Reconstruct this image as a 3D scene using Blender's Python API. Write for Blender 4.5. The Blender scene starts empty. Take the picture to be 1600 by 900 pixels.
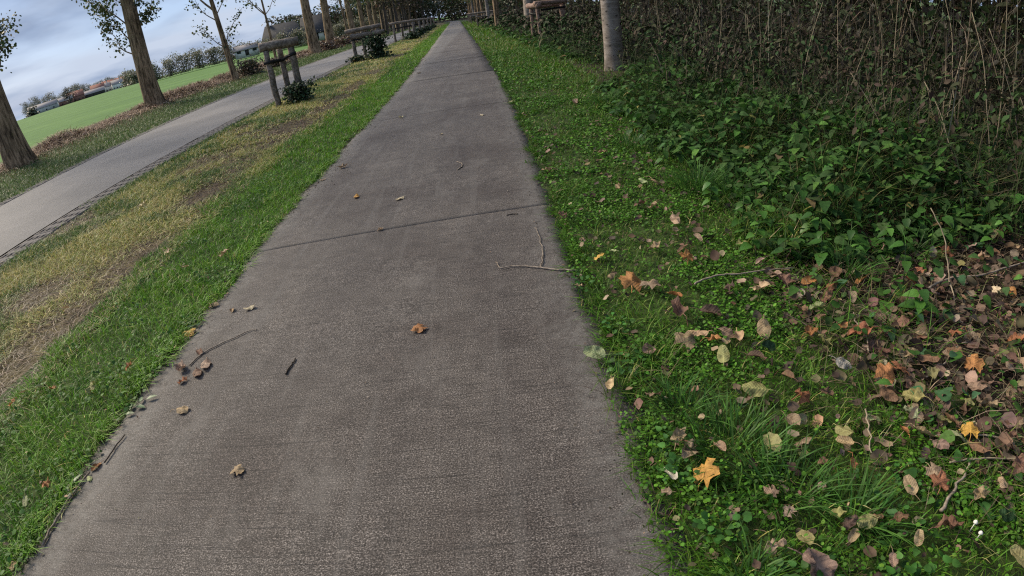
import bpy, bmesh, math, random
import numpy as np
from mathutils import Vector, Matrix, Euler

rng = np.random.default_rng(11)
random.seed(5)
R = math.radians
S = bpy.context.scene
C = S.collection

# ------------------------------------------------------------------ camera
CAM_H = 1.55
cd = bpy.data.cameras.new('camera')
cam = bpy.data.objects.new('camera', cd)
C.objects.link(cam)
S.camera = cam
YAW, PITCH, ROLL, FPX, KD = R(-0.16), R(28.46), R(-7.17), 858.23, -0.06699


def _world(c):
    x = c[0] * math.cos(ROLL) - c[1] * math.sin(ROLL)
    y = c[0] * math.sin(ROLL) + c[1] * math.cos(ROLL)
    z = c[2]
    Y = z * math.cos(PITCH) + y * math.sin(PITCH)
    Z = y * math.cos(PITCH) - z * math.sin(PITCH)
    return Vector((x * math.cos(YAW) + Y * math.sin(YAW), -x * math.sin(YAW) + Y * math.cos(YAW), Z))


rv, uv, fv = _world((1, 0, 0)), _world((0, 1, 0)), _world((0, 0, 1))
M = Matrix((rv, uv, -fv)).transposed().to_4x4()
M.translation = (0, 0, CAM_H)
cam.matrix_world = M
# a wide action-camera lens: straight lines bow, angle = r/f + k (r/f)^3
cd.type = 'PANO'
cp = cd if hasattr(cd, 'panorama_type') else cd.cycles
cp.panorama_type = 'FISHEYE_LENS_POLYNOMIAL'
cp.fisheye_fov = R(179)
fmm = FPX * 36 / 1600
cp.fisheye_polynomial_k0 = 0
cp.fisheye_polynomial_k1 = -1 / fmm
cp.fisheye_polynomial_k2 = 0
cp.fisheye_polynomial_k3 = -KD / fmm ** 3
cp.fisheye_polynomial_k4 = 0
cd.sensor_width = 36
cd.sensor_fit = 'HORIZONTAL'
cd.clip_start = 0.02
cd.clip_end = 6000

# ------------------------------------------------------------------ light
SUN_EL, SUN_AZ = R(38), R(-62)          # azimuth from +Y towards +X
W = bpy.data.worlds.new('World')
S.world = W
W.use_nodes = True
nt = W.node_tree
for n in list(nt.nodes):
    nt.nodes.remove(n)


def N(tree, typ, **kw):
    n = tree.nodes.new(typ)
    for k, v in kw.items():
        setattr(n, k, v)
    return n


def setin(n, **kw):
    for k, v in kw.items():
        n.inputs[k.replace('_', ' ')].default_value = v


def ramp(tree, stops, interp='LINEAR'):
    r = N(tree, 'ShaderNodeValToRGB')
    r.color_ramp.interpolation = interp
    el = r.color_ramp.elements
    while len(el) < len(stops):
        el.new(0.5)
    for e, (p, c) in zip(el, stops):
        e.position = p
        e.color = (*c, 1) if len(c) == 3 else c
    return r


sky = N(nt, 'ShaderNodeTexSky', sky_type='NISHITA', sun_disc=False, sun_elevation=SUN_EL, sun_rotation=SUN_AZ)
sky.air_density = 1.0
sky.dust_density = 1.5
sky.ozone_density = 1.5
tc = N(nt, 'ShaderNodeTexCoord')
sep = N(nt, 'ShaderNodeSeparateXYZ')
nt.links.new(tc.outputs['Generated'], sep.inputs[0])
den = N(nt, 'ShaderNodeMath', operation='ADD'); den.inputs[1].default_value = 0.16
nt.links.new(sep.outputs['Z'], den.inputs[0])
mx = N(nt, 'ShaderNodeMath', operation='MAXIMUM'); mx.inputs[1].default_value = 0.12
nt.links.new(den.outputs[0], mx.inputs[0])
dv = N(nt, 'ShaderNodeVectorMath', operation='DIVIDE')
nt.links.new(tc.outputs['Generated'], dv.inputs[0])
cmb = N(nt, 'ShaderNodeCombineXYZ')
for i in range(3):
    nt.links.new(mx.outputs[0], cmb.inputs[i])
nt.links.new(cmb.outputs[0], dv.inputs[1])
mp = N(nt, 'ShaderNodeMapping'); mp.inputs['Scale'].default_value = (0.55, 0.55, 0.05); mp.inputs['Location'].default_value = (5.1, 2.7, 0)
nt.links.new(dv.outputs[0], mp.inputs[0])
cn = N(nt, 'ShaderNodeTexNoise'); setin(cn, Scale=1.9, Detail=6.0, Roughness=0.45, Distortion=0.2)
nt.links.new(mp.outputs[0], cn.inputs['Vector'])
cr = ramp(nt, [(0.40, (0, 0, 0)), (0.60, (1, 1, 1))])
nt.links.new(cn.outputs['Fac'], cr.inputs[0])
cn2 = N(nt, 'ShaderNodeTexNoise'); setin(cn2, Scale=0.9, Detail=5.0, Roughness=0.5)
mp2 = N(nt, 'ShaderNodeMapping'); mp2.inputs['Location'].default_value = (7.3, 2.2, 0)
nt.links.new(dv.outputs[0], mp2.inputs[0]); nt.links.new(mp2.outputs[0], cn2.inputs['Vector'])
cc = ramp(nt, [(0.40, (1.6, 2.05, 2.95)), (0.60, (3.0, 3.4, 4.15))])
nt.links.new(cn2.outputs['Fac'], cc.inputs[0])
mixw = N(nt, 'ShaderNodeMix', data_type='RGBA')
nt.links.new(cr.outputs[0], mixw.inputs['Factor'])
skb = N(nt, 'ShaderNodeMix', data_type='RGBA')
skb.inputs['Factor'].default_value = 0.8
skb.inputs[7].default_value = (1.5, 2.3, 3.85, 1)
nt.links.new(sky.outputs[0], skb.inputs[6])
nt.links.new(skb.outputs[2], mixw.inputs[6])
nt.links.new(cc.outputs[0], mixw.inputs[7])
bg = N(nt, 'ShaderNodeBackground'); bg.inputs['Strength'].default_value = 0.10
nt.links.new(mixw.outputs[2], bg.inputs[0])
wo = N(nt, 'ShaderNodeOutputWorld')
nt.links.new(bg.outputs[0], wo.inputs[0])

sl = bpy.data.lights.new('sun', 'SUN')
sl.energy = 2.6
sl.angle = R(22)
sl.color = (1.0, 0.87, 0.66)
so = bpy.data.objects.new('sun', sl)
C.objects.link(so)
sd = Vector((math.sin(SUN_AZ) * math.cos(SUN_EL), math.cos(SUN_AZ) * math.cos(SUN_EL), math.sin(SUN_EL)))
so.rotation_euler = (-sd).to_track_quat('-Z', 'Y').to_euler()
so.location = (-20, 10, 30)

vs = S.view_settings
vs.view_transform = 'Standard'
vs.look = 'None'
vs.exposure = 0.98
vs.gamma = 1.0
vs.use_curve_mapping = False
S.cycles.use_denoising = False
S.cycles.filter_width = 1.2
S.cycles.max_bounces = 5
S.cycles.diffuse_bounces = 3
S.cycles.transparent_max_bounces = 4

# ------------------------------------------------------------------ helpers
def tag(o, label=None, cat=None, group=None, kind=None):
    if label: o['label'] = label
    if cat: o['category'] = cat
    if group: o['group'] = group
    if kind: o['kind'] = kind
    return o


def empty(name, loc=(0, 0, 0), rz=0.0):
    o = bpy.data.objects.new(name, None)
    o.empty_display_size = 0.2
    C.objects.link(o)
    o.location = loc
    o.rotation_euler = (0, 0, rz)
    return o


def link(name, me, mat=None, parent=None, loc=None, rot=None, sc=None):
    o = bpy.data.objects.new(name, me)
    C.objects.link(o)
    if mat is not None and not me.materials:
        me.materials.append(mat)
    if parent is not None: o.parent = parent
    if loc is not None: o.location = loc
    if rot is not None: o.rotation_euler = rot
    if sc is not None: o.scale = (sc, sc, sc) if not hasattr(sc, '__len__') else sc
    return o


def mesh_np(name, V, F, col=None, smooth=False):
    """V (n,3), F (m,3) or (m,4) int, col (n,3) per-vertex own colour"""
    V = np.asarray(V, np.float32); F = np.asarray(F, np.int32)
    k = F.shape[1]
    me = bpy.data.meshes.new(name)
    me.vertices.add(len(V)); me.vertices.foreach_set('co', V.ravel())
    me.loops.add(F.size); me.loops.foreach_set('vertex_index', F.ravel())
    me.polygons.add(len(F))
    me.polygons.foreach_set('loop_start', np.arange(0, F.size, k, dtype=np.int32))
    try:
        me.polygons.foreach_set('loop_total', np.full(len(F), k, np.int32))
    except Exception:
        pass
    if smooth:
        me.polygons.foreach_set('use_smooth', np.ones(len(F), bool))
    me.update(calc_edges=True)
    if col is not None:
        a = me.attributes.new('Col', 'FLOAT_COLOR', 'POINT')
        cc = np.ones((len(V), 4), np.float32); cc[:, :3] = col
        a.data.foreach_set('color', cc.ravel())
    me.validate()
    return me


def _h(ix, iy, seed):
    n = (ix.astype(np.int64) * 374761393 + iy.astype(np.int64) * 668265263 + seed * 1442695041) & 0x7fffffff
    n = ((n ^ (n >> 13)) * 1274126177) & 0x7fffffff
    return ((n ^ (n >> 16)) & 0xffff) / 65535.0


def vnoise(x, y, seed=0):
    x = np.asarray(x, float); y = np.asarray(y, float)
    ix = np.floor(x); iy = np.floor(y); fx = x - ix; fy = y - iy
    fx = fx * fx * (3 - 2 * fx); fy = fy * fy * (3 - 2 * fy)
    a = _h(ix, iy, seed); b = _h(ix + 1, iy, seed); c = _h(ix, iy + 1, seed); d = _h(ix + 1, iy + 1, seed)
    return (a * (1 - fx) + b * fx) * (1 - fy) + (c * (1 - fx) + d * fx) * fy


def fnoise(x, y, seed=0, o=3):
    s = 0; w = 0; a = 1.0; x = np.asarray(x, float); y = np.asarray(y, float)
    for i in range(o):
        s = s + a * vnoise(x * 2 ** i, y * 2 ** i, seed + i * 17); w += a; a *= 0.5
    return s / w


def sm(a, b, x):
    t = np.clip((x - a) / (b - a), 0, 1)
    return t * t * (3 - 2 * t)


def bend(Y):
    """the way path, road and tree rows swing gently left ahead"""
    Y = np.asarray(Y, float)
    d = Y - 12
    b = -0.04 * (np.sqrt(d * d + 16) + d) / 2 + 0.012
    f = np.maximum(Y - 150, 0)
    return b - 0.0022 * f * f


def lit_x(Y):
    """where the bare, leaf-strewn soil starts right of the path"""
    return 1.85 - .45 * sm(.6, 1.15, np.asarray(Y, float))


def bd(Y):
    return float(bend(Y))


# ------------------------------------------------------------------ materials
def new_mat(name):
    m = bpy.data.materials.new(name)
    m.use_nodes = True
    t = m.node_tree
    for n in list(t.nodes): t.nodes.remove(n)
    out = N(t, 'ShaderNodeOutputMaterial')
    p = N(t, 'ShaderNodeBsdfPrincipled')
    t.links.new(p.outputs[0], out.inputs[0])
    p.inputs['Specular IOR Level'].default_value = 0.25
    return m, t, p, out


def L(t, a, b):
    t.links.new(a, b)


def noise(t, vec, scale, detail=4.0, rough=0.55, dist=0.0):
    n = N(t, 'ShaderNodeTexNoise'); setin(n, Scale=scale, Detail=detail, Roughness=rough, Distortion=dist)
    if vec is not None: L(t, vec, n.inputs['Vector'])
    return n.outputs['Fac']


def coords(t, kind='Object', scale=(1, 1, 1), rot=(0, 0, 0)):
    tcn = N(t, 'ShaderNodeTexCoord')
    m = N(t, 'ShaderNodeMapping'); m.inputs['Scale'].default_value = scale; m.inputs['Rotation'].default_value = rot
    L(t, tcn.outputs[kind], m.inputs[0])
    return m.outputs[0]


def mixc(t, fac, a, b, blend='MIX'):
    m = N(t, 'ShaderNodeMix', data_type='RGBA', blend_type=blend)
    for s, i in ((fac, 'Factor'), (a, 6), (b, 7)):
        if hasattr(s, 'is_output'): L(t, s, m.inputs[i])
        elif hasattr(s, '__len__'): m.inputs[i].default_value = (*s, 1)
        else: m.inputs[i].default_value = s
    return m.outputs[2]


def math_(t, op, a, b=0.0, c=None):
    m = N(t, 'ShaderNodeMath', operation=op)
    for i, s in enumerate((a, b) if c is None else (a, b, c)):
        if hasattr(s, 'is_output'): L(t, s, m.inputs[i])
        else: m.inputs[i].default_value = s
    return m.outputs[0]


def bump(t, p, h, strength=0.4, dist=0.01):
    b = N(t, 'ShaderNodeBump'); b.inputs['Strength'].default_value = strength; b.inputs['Distance'].default_value = dist
    L(t, h, b.inputs['Height']); L(t, b.outputs[0], p.inputs['Normal'])


def veg_mat(name, rough=0.55, transl=0.3, use_obj=False, nscale=30, var=0.35):
    m, t, p, out = new_mat(name)
    if use_obj:
        base = N(t, 'ShaderNodeObjectInfo').outputs['Color']
    else:
        base = N(t, 'ShaderNodeAttribute', attribute_name='Col').outputs['Color']
    v = coords(t)
    nz = noise(t, v, nscale, 3)
    r = ramp(t, [(0.3, (1 - var,) * 3), (0.7, (1 + var,) * 3)]); L(t, nz, r.inputs[0])
    colr = mixc(t, 1.0, base, r.outputs[0], 'MULTIPLY')
    L(t, colr, p.inputs['Base Color'])
    p.inputs['Roughness'].default_value = rough
    if transl > 0:
        tr = N(t, 'ShaderNodeBsdfTranslucent'); L(t, colr, tr.inputs[0])
        ms = N(t, 'ShaderNodeMixShader'); ms.inputs[0].default_value = transl
        L(t, p.outputs[0], ms.inputs[1]); L(t, tr.outputs[0], ms.inputs[2]); L(t, ms.outputs[0], out.inputs[0])
    return m


def dry_leaf_mat():
    m, t, p, out = new_mat('dry_leaf')
    base = N(t, 'ShaderNodeObjectInfo').outputs['Color']
    rnd = N(t, 'ShaderNodeObjectInfo').outputs['Random']
    v = coords(t)
    ad = N(t, 'ShaderNodeVectorMath', operation='ADD'); L(t, v, ad.inputs[0]); L(t, rnd, ad.inputs[1])
    # radial/side veins from the leaf's own local coordinates (leaf lies in local xy, midrib along y)
    sp = N(t, 'ShaderNodeSeparateXYZ'); L(t, v, sp.inputs[0])
    ax = math_(t, 'ABSOLUTE', sp.outputs['X'])
    rib = ramp(t, [(0.0, (1.35,) * 3), (0.035, (1, 1, 1))]); L(t, ax, rib.inputs[0])
    diag = math_(t, 'SUBTRACT', sp.outputs['Y'], math_(t, 'MULTIPLY', ax, 0.8))
    sv = math_(t, 'ABSOLUTE', math_(t, 'SINE', math_(t, 'MULTIPLY', diag, 26.0)))
    svr = ramp(t, [(0.0, (1.07,) * 3), (0.14, (1, 1, 1))]); L(t, sv, svr.inputs[0])
    n1 = noise(t, ad.outputs[0], 3.5, 5, 0.65)
    blo = ramp(t, [(0.32, (0.55, 0.5, 0.45)), (0.5, (1, 1, 1)), (0.72, (1.25, 1.2, 1.1))]); L(t, n1, blo.inputs[0])
    c1 = mixc(t, 1.0, base, blo.outputs[0], 'MULTIPLY')
    c2 = mixc(t, 1.0, c1, rib.outputs[0], 'MULTIPLY')
    c3 = mixc(t, 1.0, c2, svr.outputs[0], 'MULTIPLY')
    n2 = noise(t, ad.outputs[0], 14, 3, 0.6)
    sr = ramp(t, [(0.66, (0, 0, 0)), (0.72, (1, 1, 1))]); L(t, n2, sr.inputs[0])
    c4 = mixc(t, sr.outputs[0], c3, (0.06, 0.035, 0.02))
    L(t, c4, p.inputs['Base Color'])
    p.inputs['Roughness'].default_value = 0.6
    bump(t, p, math_(t, 'ADD', math_(t, 'MULTIPLY', sv, -0.12), n1), 0.3, 0.05)
    tr = N(t, 'ShaderNodeBsdfTranslucent'); L(t, c4, tr.inputs[0])
    ms = N(t, 'ShaderNodeMixShader'); ms.inputs[0].default_value = 0.15
    L(t, p.outputs[0], ms.inputs[1]); L(t, tr.outputs[0], ms.inputs[2]); L(t, ms.outputs[0], out.inputs[0])
    return m


def path_mat():
    m, t, p, out = new_mat('brushed_concrete')
    v = coords(t)
    sp = N(t, 'ShaderNodeSeparateXYZ'); L(t, v, sp.inputs[0])
    speck = noise(t, coords(t, 'Object', (1, 1.3, 1)), 145, 4, 0.8)
    speck2 = noise(t, v, 210, 2, 0.7)
    vb = coords(t, 'Object', (5.0, 150, 1), (0, 0, R(-3.0)))
    broom = noise(t, vb, 1.0, 5, 0.72)
    vb2 = coords(t, 'Object', (1.0, 95, 1), (0, 0, R(-3.0)))
    broom2 = noise(t, vb2, 1.0, 2, 0.5)
    big = noise(t, v, 0.9, 5, 0.6)
    vl = coords(t, 'Object', (2.4, 0.22, 1))
    track = noise(t, vl, 1.0, 3, 0.5)
    s1 = ramp(t, [(0.38, (0.016, 0.013, 0.012)), (0.46, (0.09, 0.075, 0.068)), (0.535, (0.215, 0.185, 0.167)), (0.63, (0.72, 0.655, 0.61))]); L(t, speck, s1.inputs[0])
    s2 = ramp(t, [(0.3, (0.55,) * 3), (0.5, (1, 1, 1)), (0.7, (1.5,) * 3)]); L(t, speck2, s2.inputs[0])
    c = mixc(t, 0.85, s1.outputs[0], s2.outputs[0], 'MULTIPLY')
    br = ramp(t, [(0.38, (0.42,) * 3), (0.47, (1, 1, 1)), (0.62, (1.3,) * 3)]); L(t, broom, br.inputs[0])
    c = mixc(t, 0.8, c, br.outputs[0], 'MULTIPLY')
    b2 = ramp(t, [(0.30, (0.38,) * 3), (0.37, (1, 1, 1))]); L(t, broom2, b2.inputs[0])
    c = mixc(t, 0.7, c, b2.outputs[0], 'MULTIPLY')
    bg_ = ramp(t, [(0.37, (0.76, 0.72, 0.71)), (0.5, (1, 1, 1)), (0.63, (1.18, 1.175, 1.16))]); L(t, big, bg_.inputs[0])
    c = mixc(t, 1.0, c, bg_.outputs[0], 'MULTIPLY')
    tr_ = ramp(t, [(0.34, (0.88, 0.87, 0.87)), (0.62, (1.08, 1.08, 1.06))]); L(t, track, tr_.inputs[0])
    c = mixc(t, 1.0, c, tr_.outputs[0], 'MULTIPLY')
    # lichen-bleached rims of the slab (own colour, follows the edge)
    e1 = math_(t, 'ADD', sp.outputs['X'], 0.855)
    e2 = math_(t, 'ABSOLUTE', e1)
    e3 = math_(t, 'ADD', e2, math_(t, 'MULTIPLY', math_(t, 'SUBTRACT', noise(t, v, 5, 4), 0.5), 0.35))
    er = ramp(t, [(0.0, (0, 0, 0)), (1.0, (1, 1, 1))]); L(t, math_(t, 'MULTIPLY_ADD', e3, 5.5, -5.35), er.inputs[0])
    edgn = ramp(t, [(0.36, (0.15,) * 3), (0.62, (1, 1, 1))]); L(t, noise(t, v, 22, 4, 0.7), edgn.inputs[0])
    c = mixc(t, math_(t, 'MULTIPLY', math_(t, 'MULTIPLY', er.outputs[0], edgn.outputs[0]), 0.62), c, (0.40, 0.385, 0.36))
    wn = ramp(t, [(0.54, (0, 0, 0)), (0.66, (1, 1, 1))]); L(t, noise(t, coords(t, 'Object', (1, .45, 1)), 2.6, 6, 0.7), wn.inputs[0])
    c = mixc(t, math_(t, 'MULTIPLY', wn.outputs[0], 0.38), c, (0.36, 0.335, 0.31))
    mo = ramp(t, [(0.38, (0.68, 0.66, 0.655)), (0.5, (1, 1, 1)), (0.62, (1.26, 1.26, 1.25))]); L(t, noise(t, v, 8.5, 5, 0.7), mo.inputs[0])
    c = mixc(t, 0.5, c, mo.outputs[0], 'MULTIPLY')
    st_ = ramp(t, [(0.56, (0, 0, 0)), (0.64, (1, 1, 1))]); L(t, noise(t, coords(t, 'Object', (9, .35, 1)), 1.0, 4, 0.6), st_.inputs[0])
    c = mixc(t, math_(t, 'MULTIPLY', st_.outputs[0], 0.22), c, (0.34, 0.32, 0.30))
    # dark damp blots and pits
    vo = N(t, 'ShaderNodeTexVoronoi'); setin(vo, Scale=2.6); L(t, v, vo.inputs['Vector'])
    dd = ramp(t, [(0.0, (1, 1, 1)), (0.10, (0, 0, 0))]); L(t, math_(t, 'ADD', vo.outputs['Distance'], math_(t, 'MULTIPLY', noise(t, v, 14, 3), 0.10)), dd.inputs[0])
    c = mixc(t, math_(t, 'MULTIPLY', dd.outputs[0], 0.65), c, (0.045, 0.038, 0.036))
    vo2 = N(t, 'ShaderNodeTexVoronoi'); setin(vo2, Scale=9.0); L(t, v, vo2.inputs['Vector'])
    d2 = ramp(t, [(0.0, (1, 1, 1)), (0.05, (0, 0, 0))]); L(t, vo2.outputs['Distance'], d2.inputs[0])
    c = mixc(t, math_(t, 'MULTIPLY', d2.outputs[0], 0.8), c, (0.03, 0.026, 0.024))
    hsv = N(t, 'ShaderNodeHueSaturation'); L(t, c, hsv.inputs['Color']); hsv.inputs['Value'].default_value = PATH_V
    L(t, mixc(t, 1.0, hsv.outputs[0], (1.0, 0.982, 0.985), 'MULTIPLY'), p.inputs['Base Color'])
    p.inputs['Roughness'].default_value = 0.7
    p.inputs['Specular IOR Level'].default_value = 0.4
    hgt = math_(t, 'ADD', math_(t, 'MULTIPLY', speck, 0.8), math_(t, 'MULTIPLY', broom, 0.7))
    hgt = math_(t, 'ADD', hgt, math_(t, 'MULTIPLY', b2.outputs[0], 0.6))
    bump(t, p, hgt, 0.55, 0.006)
    return m


PATH_V = 0.43


def simple_mat(name, stops, scale=8, detail=5, rough=0.8, bumps=0.3, bdist=0.01, stretch=(1, 1, 1), kind='Object', extra=None):
    m, t, p, out = new_mat(name)
    v = coords(t, kind, stretch)
    n = noise(t, v, scale, detail, 0.62)
    r = ramp(t, stops); L(t, n, r.inputs[0])
    c = r.outputs[0]
    if extra:
        sc2, st2 = extra
        n2 = noise(t, coords(t, kind), sc2, 4, 0.6)
        r2 = ramp(t, st2); L(t, n2, r2.inputs[0])
        c = mixc(t, 1.0, c, r2.outputs[0], 'MULTIPLY')
    L(t, c, p.inputs['Base Color'])
    p.inputs['Roughness'].default_value = rough
    if bumps: bump(t, p, n, bumps, bdist)
    return m


M_path = path_mat()
M_road = simple_mat('worn_road_concrete', [(0.36, (0.108, 0.104, 0.105)), (0.5, (0.155, 0.149, 0.150)), (0.64, (0.207, 0.198, 0.198))], 60, 4, 0.75, 0.2, 0.004,
                    extra=(0.5, [(0.36, (0.80, 0.80, 0.81)), (0.64, (1.16, 1.14, 1.12))]))
M_paver = simple_mat('grey_paver_concrete', [(0.36, (0.10, 0.09, 0.085)), (0.64, (0.19, 0.173, 0.165))], 30, 4, 0.85, 0.4, 0.006)
M_soil = simple_mat('dark_soil', [(0.3, (0.018, 0.014, 0.010)), (0.6, (0.05, 0.038, 0.028)), (0.8, (0.09, 0.065, 0.045))], 14, 6, 0.95, 0.8, 0.03)
M_turf = simple_mat('mossy_turf', [(0.3, (0.022, 0.028, 0.012)), (0.55, (0.045, 0.075, 0.018)), (0.75, (0.06, 0.062, 0.028))], 9, 6, 0.95, 0.8, 0.03)
M_straw = simple_mat('dry_turf', [(0.3, (0.045, 0.036, 0.02)), (0.5, (0.11, 0.09, 0.045)), (0.7, (0.20, 0.165, 0.08))], 5, 7, 0.95, 0.8, 0.03)
M_field = simple_mat('young_crop_field', [(0.36, (0.056, 0.135, 0.020)), (0.5, (0.074, 0.165, 0.026)), (0.64, (0.096, 0.19, 0.036))], 0.12, 8, 0.95, 0.3, 0.05,
                     stretch=(0.3, 1, 1), extra=(0.9, [(0.36, (0.80, 0.83, 0.80)), (0.64, (1.16, 1.12, 1.16))]))
M_ground = simple_mat('far_meadow', [(0.3, (0.05, 0.09, 0.025)), (0.7, (0.085, 0.14, 0.04))], 0.08, 7, 0.95, 0.3, 0.05)
M_grass = veg_mat('grass_blades', 0.5, 0.3)
M_herb = veg_mat('herb_leaves', 0.6, 0.25, nscale=25)
M_nettle = veg_mat('nettle_leaves', 0.8, 0.25, nscale=45, var=0.3)
M_stalk = veg_mat('dead_stalks', 0.8, 0.0, nscale=12)
M_litter = veg_mat('leaf_litter', 0.7, 0.1, nscale=20)
M_crown = veg_mat('tree_foliage', 0.5, 0.25, nscale=3)
M_leafd = dry_leaf_mat()
M_greenleaf = veg_mat('green_leaf', 0.42, 0.2, use_obj=True, nscale=18)
M_twig = simple_mat('twig_bark', [(0.3, (0.16, 0.12, 0.09)), (0.7, (0.38, 0.32, 0.26))], 40, 4, 0.8, 0.4, 0.003)
M_twigd = simple_mat('dark_twig_bark', [(0.3, (0.03, 0.024, 0.02)), (0.7, (0.09, 0.07, 0.055))], 40, 4, 0.8, 0.4, 0.003)
M_log = simple_mat('weathered_log', [(0.28, (0.07, 0.055, 0.045)), (0.5, (0.21, 0.175, 0.15)), (0.72, (0.40, 0.345, 0.31))], 3.0, 7, 0.85, 0.7, 0.02, (5, 5, 5),
                   extra=(2.2, [(0.35, (0.55, 0.55, 0.5)), (0.6, (1.1, 1.05, 1.0))]))
M_logred = simple_mat('reddish_post_wood', [(0.28, (0.10, 0.06, 0.045)), (0.5, (0.25, 0.165, 0.13)), (0.72, (0.42, 0.31, 0.26))], 3.0, 7, 0.85, 0.7, 0.02, (5, 5, 5))
M_strap = simple_mat('black_rubber_strap', [(0.3, (0.008, 0.008, 0.009)), (0.7, (0.022, 0.022, 0.022))], 20, 3, 0.6, 0.2)


def bark_mat(name, stops, fiss, sc=(9, 9, 1.2), lichen=None, marks=False):
    m, t, p, out = new_mat(name)
    v = coords(t)
    n1 = noise(t, coords(t, 'Object', sc), 1.0, 6, 0.65, 0.4)
    r = ramp(t, stops); L(t, n1, r.inputs[0])
    c = r.outputs[0]
    n2 = noise(t, v, 1.1, 5, 0.6)
    r2 = ramp(t, [(0.35, (0.72, 0.72, 0.70)), (0.65, (1.18, 1.15, 1.1))]); L(t, n2, r2.inputs[0])
    c = mixc(t, 1.0, c, r2.outputs[0], 'MULTIPLY')
    if lichen:
        n3 = noise(t, v, 5.5, 5, 0.7)
        r3 = ramp(t, [(0.56, (0, 0, 0)), (0.66, (1, 1, 1))]); L(t, n3, r3.inputs[0])
        c = mixc(t, math_(t, 'MULTIPLY', r3.outputs[0], 0.55), c, lichen)
    if marks:
        vm = coords(t, 'Object', (5.5, 5.5, 9))
        vo = N(t, 'ShaderNodeTexVoronoi'); setin(vo, Scale=1.0, Randomness=1.0); L(t, vm, vo.inputs['Vector'])
        dd = ramp(t, [(0.22, (1, 1, 1)), (0.40, (0, 0, 0))]); L(t, math_(t, 'ADD', vo.outputs['Distance'], math_(t, 'MULTIPLY', noise(t, coords(t, 'Object', (20, 20, 60)), 1, 3), 0.25)), dd.inputs[0])
        gate = ramp(t, [(0.36, (0, 0, 0)), (0.44, (1, 1, 1))]); L(t, noise(t, v, 1.6, 2), gate.inputs[0])
        c = mixc(t, math_(t, 'MULTIPLY', math_(t, 'MULTIPLY', dd.outputs[0], gate.outputs[0]), 0.85), c, (0.035, 0.03, 0.028))
        nl = noise(t, coords(t, 'Object', (2.2, 2.2, 26)), 1.0, 3, 0.55)
        rl = ramp(t, [(0.60, (0, 0, 0)), (0.70, (1, 1, 1))]); L(t, nl, rl.inputs[0])
        c = mixc(t, math_(t, 'MULTIPLY', rl.outputs[0], 0.45), c, (0.42, 0.37, 0.34))
        nl2 = noise(t, coords(t, 'Object', (1.6, 1.6, 18)), 1.3, 3, 0.55)
        rl2 = ramp(t, [(0.63, (0, 0, 0)), (0.72, (1, 1, 1))]); L(t, nl2, rl2.inputs[0])
        c = mixc(t, math_(t, 'MULTIPLY', rl2.outputs[0], 0.5), c, (0.09, 0.07, 0.06))
    L(t, c, p.inputs['Base Color'])
    p.inputs['Roughness'].default_value = 0.85
    bump(t, p, n1, fiss, 0.04)
    return m


M_bark = bark_mat('poplar_bark', [(0.38, (0.045, 0.028, 0.016)), (0.48, (0.19, 0.128, 0.078)), (0.60, (0.36, 0.25, 0.16))], 1.0, lichen=(0.19, 0.15, 0.06))
M_aspen = bark_mat('aspen_bark', [(0.34, (0.19, 0.155, 0.13)), (0.5, (0.285, 0.24, 0.21)), (0.66, (0.39, 0.335, 0.30))], 0.2, (3, 3, 5), marks=True)
M_dkbark = bark_mat('dark_bark', [(0.30, (0.03, 0.024, 0.02)), (0.5, (0.07, 0.056, 0.045)), (0.7, (0.13, 0.10, 0.08))], 0.7)


# ------------------------------------------------------------------ geometry builders
def strip(name, x0, x1, Y, z=0.0, nx=2, mat=None, kind='structure', rough=0.0, zf=None, parent=None, follow=True, edge=0.0, seed=0):
    """a sheet along the way between x0 and x1 (numbers), rows at Y"""
    Y = np.asarray(Y, float)
    u = np.linspace(0, 1, nx)
    b = bend(Y) if follow else np.zeros_like(Y)
    X = (x0 + (x1 - x0) * u)[None, :] + b[:, None]
    YY = np.repeat(Y[:, None], nx, 1)
    if edge:
        X[:, 0] += (fnoise(Y * 2.3, Y * 0 + 3, seed) - .5) * 2 * edge
        X[:, -1] += (fnoise(Y * 2.3, Y * 0 + 9, seed + 5) - .5) * 2 * edge
    Z = np.full_like(X, z)
    if rough: Z = Z + (fnoise(X * 3, YY * 3, seed) - .5) * 2 * rough
    if zf is not None: Z = Z + zf(X, YY)
    V = np.stack([X, YY, Z], -1).reshape(-1, 3)
    n = len(Y)
    i = np.arange(n - 1)[:, None] * nx + np.arange(nx - 1)[None, :]
    F = np.stack([i, i + 1, i + nx + 1, i + nx], -1).reshape(-1, 4)
    o = link(name, mesh_np(name, V, F, smooth=True), mat, parent)
    if kind: o['kind'] = kind
    return o


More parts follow.
